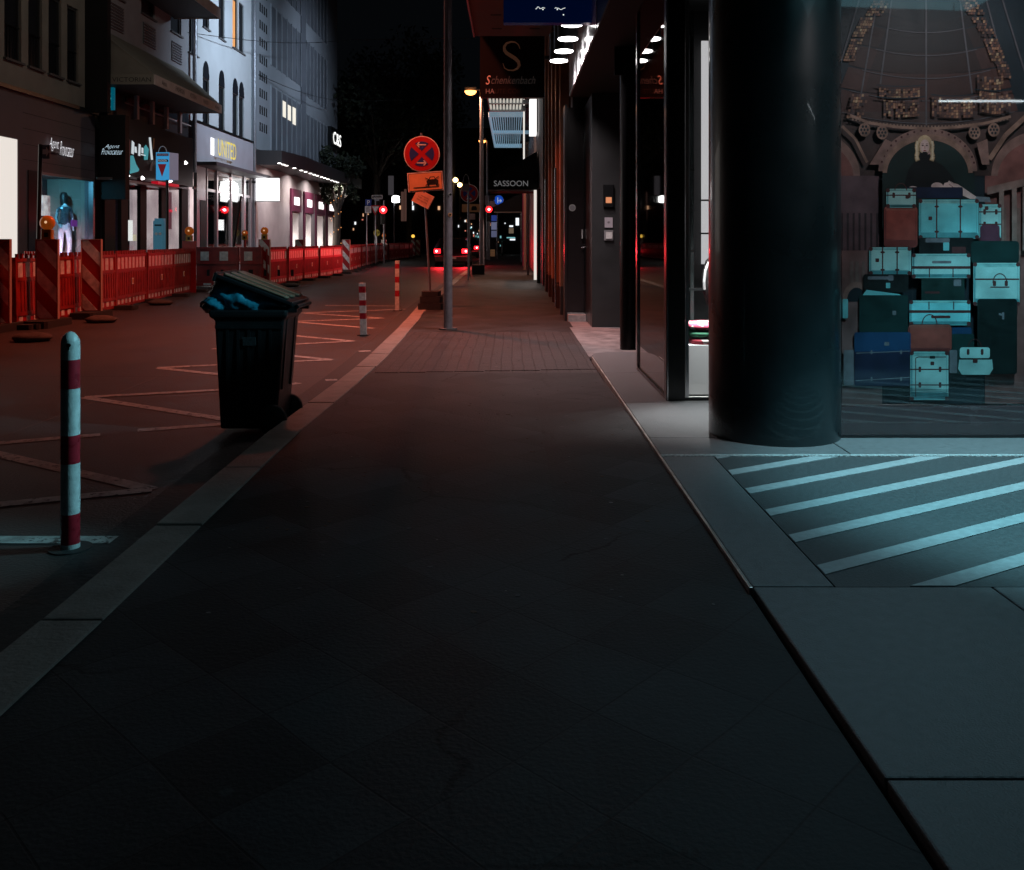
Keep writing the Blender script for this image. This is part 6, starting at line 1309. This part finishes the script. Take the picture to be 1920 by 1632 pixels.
# striped boards
def board(px, yb, lab, X=None, tilt=0, hh=1.24, w=.33):
    q = G(px, yb, ZR + .12); t = thing('striped_board', lab, 'guide board', (q.x, q.y, ZR), 'red and white striped guide boards')
    Y = q.y; T = Matrix.Translation((q.x, Y, 0)) @ Matrix.Rotation(R(tilt), 4, 'Z'); z0 = ZR + .12; z1 = z0 + hh
    mb = MB(T.copy()); mb.box(-w / 2, w / 2, -.02, .02, z0, z1, M_refr); h2 = w / 2 - .012
    z = z0 - w; k = 0
    while z < z1:
        pts = [(-h2, z + .30 + w), (h2, z + .30), (h2, z + .06), (-h2, z + .06 + w)]
        cl = []
        poly = pts
        for lim, sg in ((z0 + .01, 1), (z1 - .01, -1)):
            out = []
            for i in range(len(poly)):
                a = poly[i]; b = poly[(i + 1) % len(poly)]; da = sg * (a[1] - lim); db = sg * (b[1] - lim)
                if da >= 0: out.append(a)
                if da * db < 0: s_ = da / (da - db); out.append((a[0] + (b[0] - a[0]) * s_, a[1] + (b[1] - a[1]) * s_))
            poly = out
            if len(poly) < 3: break
        if len(poly) >= 3: mb.plate(poly, M_refw, -.024, .004)
        z += .52
    mb.build('striped_face', t)
    mb = MB(T.copy()); mb.box(-w / 2 - .012, -w / 2, -.03, .03, z0, z1 + .01, mat('board_edge', (.5, .30, .24), .4)); mb.box(w / 2, w / 2 + .012, -.03, .03, z0, z1 + .01, MATS['board_edge']); mb.box(-w / 2, w / 2, -.03, .03, z1, z1 + .012, MATS['board_edge']); mb.build('edge_frame', t)
    mb = MB(T.copy()); mb.bbox(-.2, .2, -.42, .42, ZR, ZR + .11, M_rub, .04); mb.build('foot', t)
    return q.x, q.y, z1 + .012
def wlamp(pos, lab, lit=0.0, r=.10, rot=0):
    x, y, z = pos; t = thing('warning_lamp', lab, 'warning lamp', (x, y, z), 'orange construction warning lamps'); T = Matrix.Translation((x, y, z)) @ Matrix.Rotation(R(rot), 4, 'Z')
    mb = MB(T.copy()); mb.bbox(-.085, .085, -.045, .045, 0, .15, mat('lamp_yellow', (.42, .25, .02), .4), .012); mb.box(-.03, .03, -.05, -.046, .03, .1, M_blkm); mb.build('battery_case', t)
    m = mat('amber_lens', (.60, .12, .01), .2, spec=.6, emit=(1, .22, .02), estr=.10) if not lit else mat('amber_lens_lit', (.7, .4, .05), .2, emit=(1, .6, .08), estr=lit)
    mb = MB(T.copy()); mb.rev([(.02, -.055), (.08, -.05), (r, -.02), (r, .02), (.08, .05), (.02, .055)], (0, 0, .15 + r - .01), m, 24, 'Y'); mb.build('lens', t)
    mb = MB(T.copy()); mb.rev([(.01, -.062), (.022, -.056)], (0, 0, .15 + r), emis('lens_glint', (1, .6, .3), .8), 10, 'Y'); mb.build('painted_glint', t)  # tiny glowing cap paints a glint on the lens
p1 = board(-2, 606, 'striped board cut by the left image edge', tilt=0)
p2 = board(89, 598, 'second striped board from the left, with an orange lamp on top')
p3 = board(172, 583, 'third striped board from the left, without a lamp')
p4 = board(496, 530, 'striped board behind the bin lid with a lamp on top', tilt=-10)
p5 = board(562, 518, 'fifth striped board, left of the bright doorways', tilt=-22)
p6 = board(649, 506, 'sixth striped board right of the bright doorways', tilt=-15)
p7 = board(720, 487, 'small far striped board under the red traffic light')
p8 = board(774.5, 480, 'very small striped board with a yellow lamp at the far fence end')
p9 = board(784, 479, 'rearmost narrow striped board at the end of the fence')
wlamp(p2, 'large dull orange warning lamp on the second striped board', r=.115)
wlamp((-7.0 + .0, 26.3, p4[2]), 'round orange warning lamp on the board behind the bin', r=.11) if False else wlamp(p4, 'round orange warning lamp on the board behind the bin', r=.11)
q = P(355, 446, 23.4); wlamp((q.x, 23.4, ZR + 1.03 + .3), 'orange warning lamp at the end of the left fence run', r=.115)
mb = MB(); mb.box(q.x - .17, q.x + .17, 23.38, 23.42, ZR + .0, ZR + 1.328, M_refr); tag(mb.build('lamp_board', base=(q.x, 23.4, ZR)), 'plain red back of the board carrying the lamp at the fence gap', 'guide board')
wlamp(p7, 'far orange warning lamp below the red traffic light', r=.13); wlamp(p8, 'tiny yellow lit warning lamp at the far end of the fence', lit=1.2, r=.13)
q = P(459, 447, 27.5); mb = MB(); mb.box(q.x - .03, q.x + .03, 27.47, 27.53, ZR, 1.2, M_redpl); wlamp((q.x, 27.5, 1.2), 'small dim orange warning lamp on a thin red stake', r=.07); tag(mb.build('stake', base=(q.x, 27.5, ZR)), 'thin red stake under a small warning lamp', 'stake')
# debris/sand bags along the fence foot
random.seed(12)
for i, (px, py) in enumerate(((60, 640), (190, 605), (300, 572), (440, 548), (545, 538))):
    q = G(px, py, ZR); mb = MB(); n1, n2 = 14, 7; vs = []
    for j in range(n2 + 1):
        ph = math.pi * j / n2 - math.pi / 2
        for k in range(n1): th = 2 * math.pi * k / n1; rr = 1 + random.uniform(-.06, .06); vs.append((q.x + .26 * math.cos(th) * math.cos(ph) * rr, q.y + .22 * math.sin(th) * math.cos(ph) * rr, ZR + max(0, .05 + .07 * math.sin(ph) * rr)))
    mb.add(vs, [(j * n1 + k, j * n1 + (k + 1) % n1, (j + 1) * n1 + (k + 1) % n1, (j + 1) * n1 + k) for j in range(n2) for k in range(n1)], mat('sack', (.07, .055, .05), .9, noise=.3, scale=10, bump=.4), True)
    tag(mb.build('sandbag'), ['nearest dark sandbag at the fence foot, far left', 'dark sandbag below the third striped board', 'dark sandbag below the middle of the fence', 'dark sandbag beside the fence gap', 'dark sandbag left of the fifth striped board'][i], 'sandbag', 'sandbags along the fence foot')
# leaning pole by the bright shop
mb = MB(); mb.cyl(P(438, 465, 27), P(452, 368, 27), .03, M_blk); tag(mb.build('stake'), 'dark leaning rod in front of the pink lit shop', 'rod')

# ================================================================= CAR
def car(loc, lab, col, glow):
    t = thing('parked_car', lab, 'car', (0, 0, 0), 'cars on the road'); cm = mat('car_paint_' + lab[:5], col, .22, spec=.6, coat=.6); gm = mat('car_glass', (.01, .01, .012), .08)
    secs = []      # (y, half width bottom, half width belt, z bottom, z belt, half width roof, z roof)
    prof = [(0.0, .80, .84, .30, .86, .0, 0), (.15, .86, .88, .22, .95, 0, 0), (.55, .88, .89, .2, .98, .62, 1.42), (1.3, .88, .89, .2, .97, .66, 1.47), (2.2, .88, .89, .2, .95, .66, 1.46), (3.0, .88, .88, .2, .92, .60, .98), (3.9, .86, .84, .22, .80, .55, .85), (4.2, .78, .74, .3, .62, .5, .65)]
    vs = []
    for (y, wb, wt, zb, zt, wr, zr) in prof:
        if zr == 0: wr, zr = wt * .8, zt + .02
        vs += [(-wb, y, zb), (-wt, y, (zb + zt) / 2), (-wt, y, zt), (-wr, y, zr), (wr, y, zr), (wt, y, zt), (wt, y, (zb + zt) / 2), (wb, y, zb)]
    fs = [(k * 8 + i, k * 8 + (i + 1) % 8, k * 8 + 8 + (i + 1) % 8, k * 8 + 8 + i) for k in range(len(prof) - 1) for i in range(8)] + [tuple(range(8)), tuple(range((len(prof) - 1) * 8, len(prof) * 8))[::-1]]
    mb = MB(); mb.add(vs, fs, cm, True); mb.build('body', t, bevel=0)
    MB().prism([(-.60, .165, 1.0), (.60, .165, 1.0), (.56, .50, 1.37), (-.56, .50, 1.37)], (0, -.012, .012), gm).build('rear_window', t)
    for s_ in (-1, 1):
        MB().prism([(s_ * .892, .8, 1.0), (s_ * .892, 2.6, .98), (s_ * .70, 2.2, 1.40), (s_ * .70, .9, 1.40)], (s_ * .01, 0, 0), gm).build('side_window', t)
        MB().box(s_ * .86 - .32 * (s_ > 0), s_ * .86 + .32 * (s_ < 0), -.03, .12, .68, .90, emis('tail_light_%d' % int(glow), (1, .012, .02), 5.0)).build('tail_light', t); MB().rev([(.01, -.06), (.05, -.04), (.055, -.031)], (s_ * .74, 0, .79), emis('brake_bulb', (1, .35, .35), 9), 12, 'Y').build('tail_light', t)
        MB().box(s_ * .9 - .05, s_ * .9 + .1 * s_ + .05, 2.5, 2.6, .95, 1.08, cm).build('mirror', t)
        for yy in (.8, 3.4): w = MB().rev([(.05, -.1), (.30, -.1), (.32, -.06), (.32, .06), (.30, .1), (.05, .1)], (s_ * .78, yy, .32), M_rub, 20, 'X').build('wheel', t); MB().rev([(.02, -.105), (.19, -.104), (.19, .104), (.02, .105)], (s_ * .785, yy, .32), M_galv, 14, 'X').build('rim', w)
    MB().box(-.80, .80, -.10, .06, .28, .50, mat('bumper_dark', (.02, .02, .02), .5)).build('bumper', t)
    mb = MB(); mb.box(-.26, .26, -.115, -.102, .40, .50, M_refw); mb.build('number_plate', t)
    t.location = loc; return t
c1 = car((-3.05, 45.5, ZR), 'dark car with glowing red tail lights driving away down the road', (.03, .01, .012), 14)
area('tail_glow', (-3.6, 45.35, .65), (-3.6, 40, -.8), .08, 45, (1, .02, .03), 170); area('tail_glow', (-2.3, 45.35, .65), (-2.3, 40, -.8), .09, 60, (1, .02, .03), 170)
c2 = copy_tree(c1); c2.location = (-3.3, 66, ZR); c2['label'] = 'farther car with small red lights, right of the first car'
c3 = copy_tree(c1); c3.location = (-4.6, 80, ZR); c3['label'] = 'most distant car, only tiny red lights showing'

for o in bpy.data.objects:
    if '_b' in o: del o['_b']
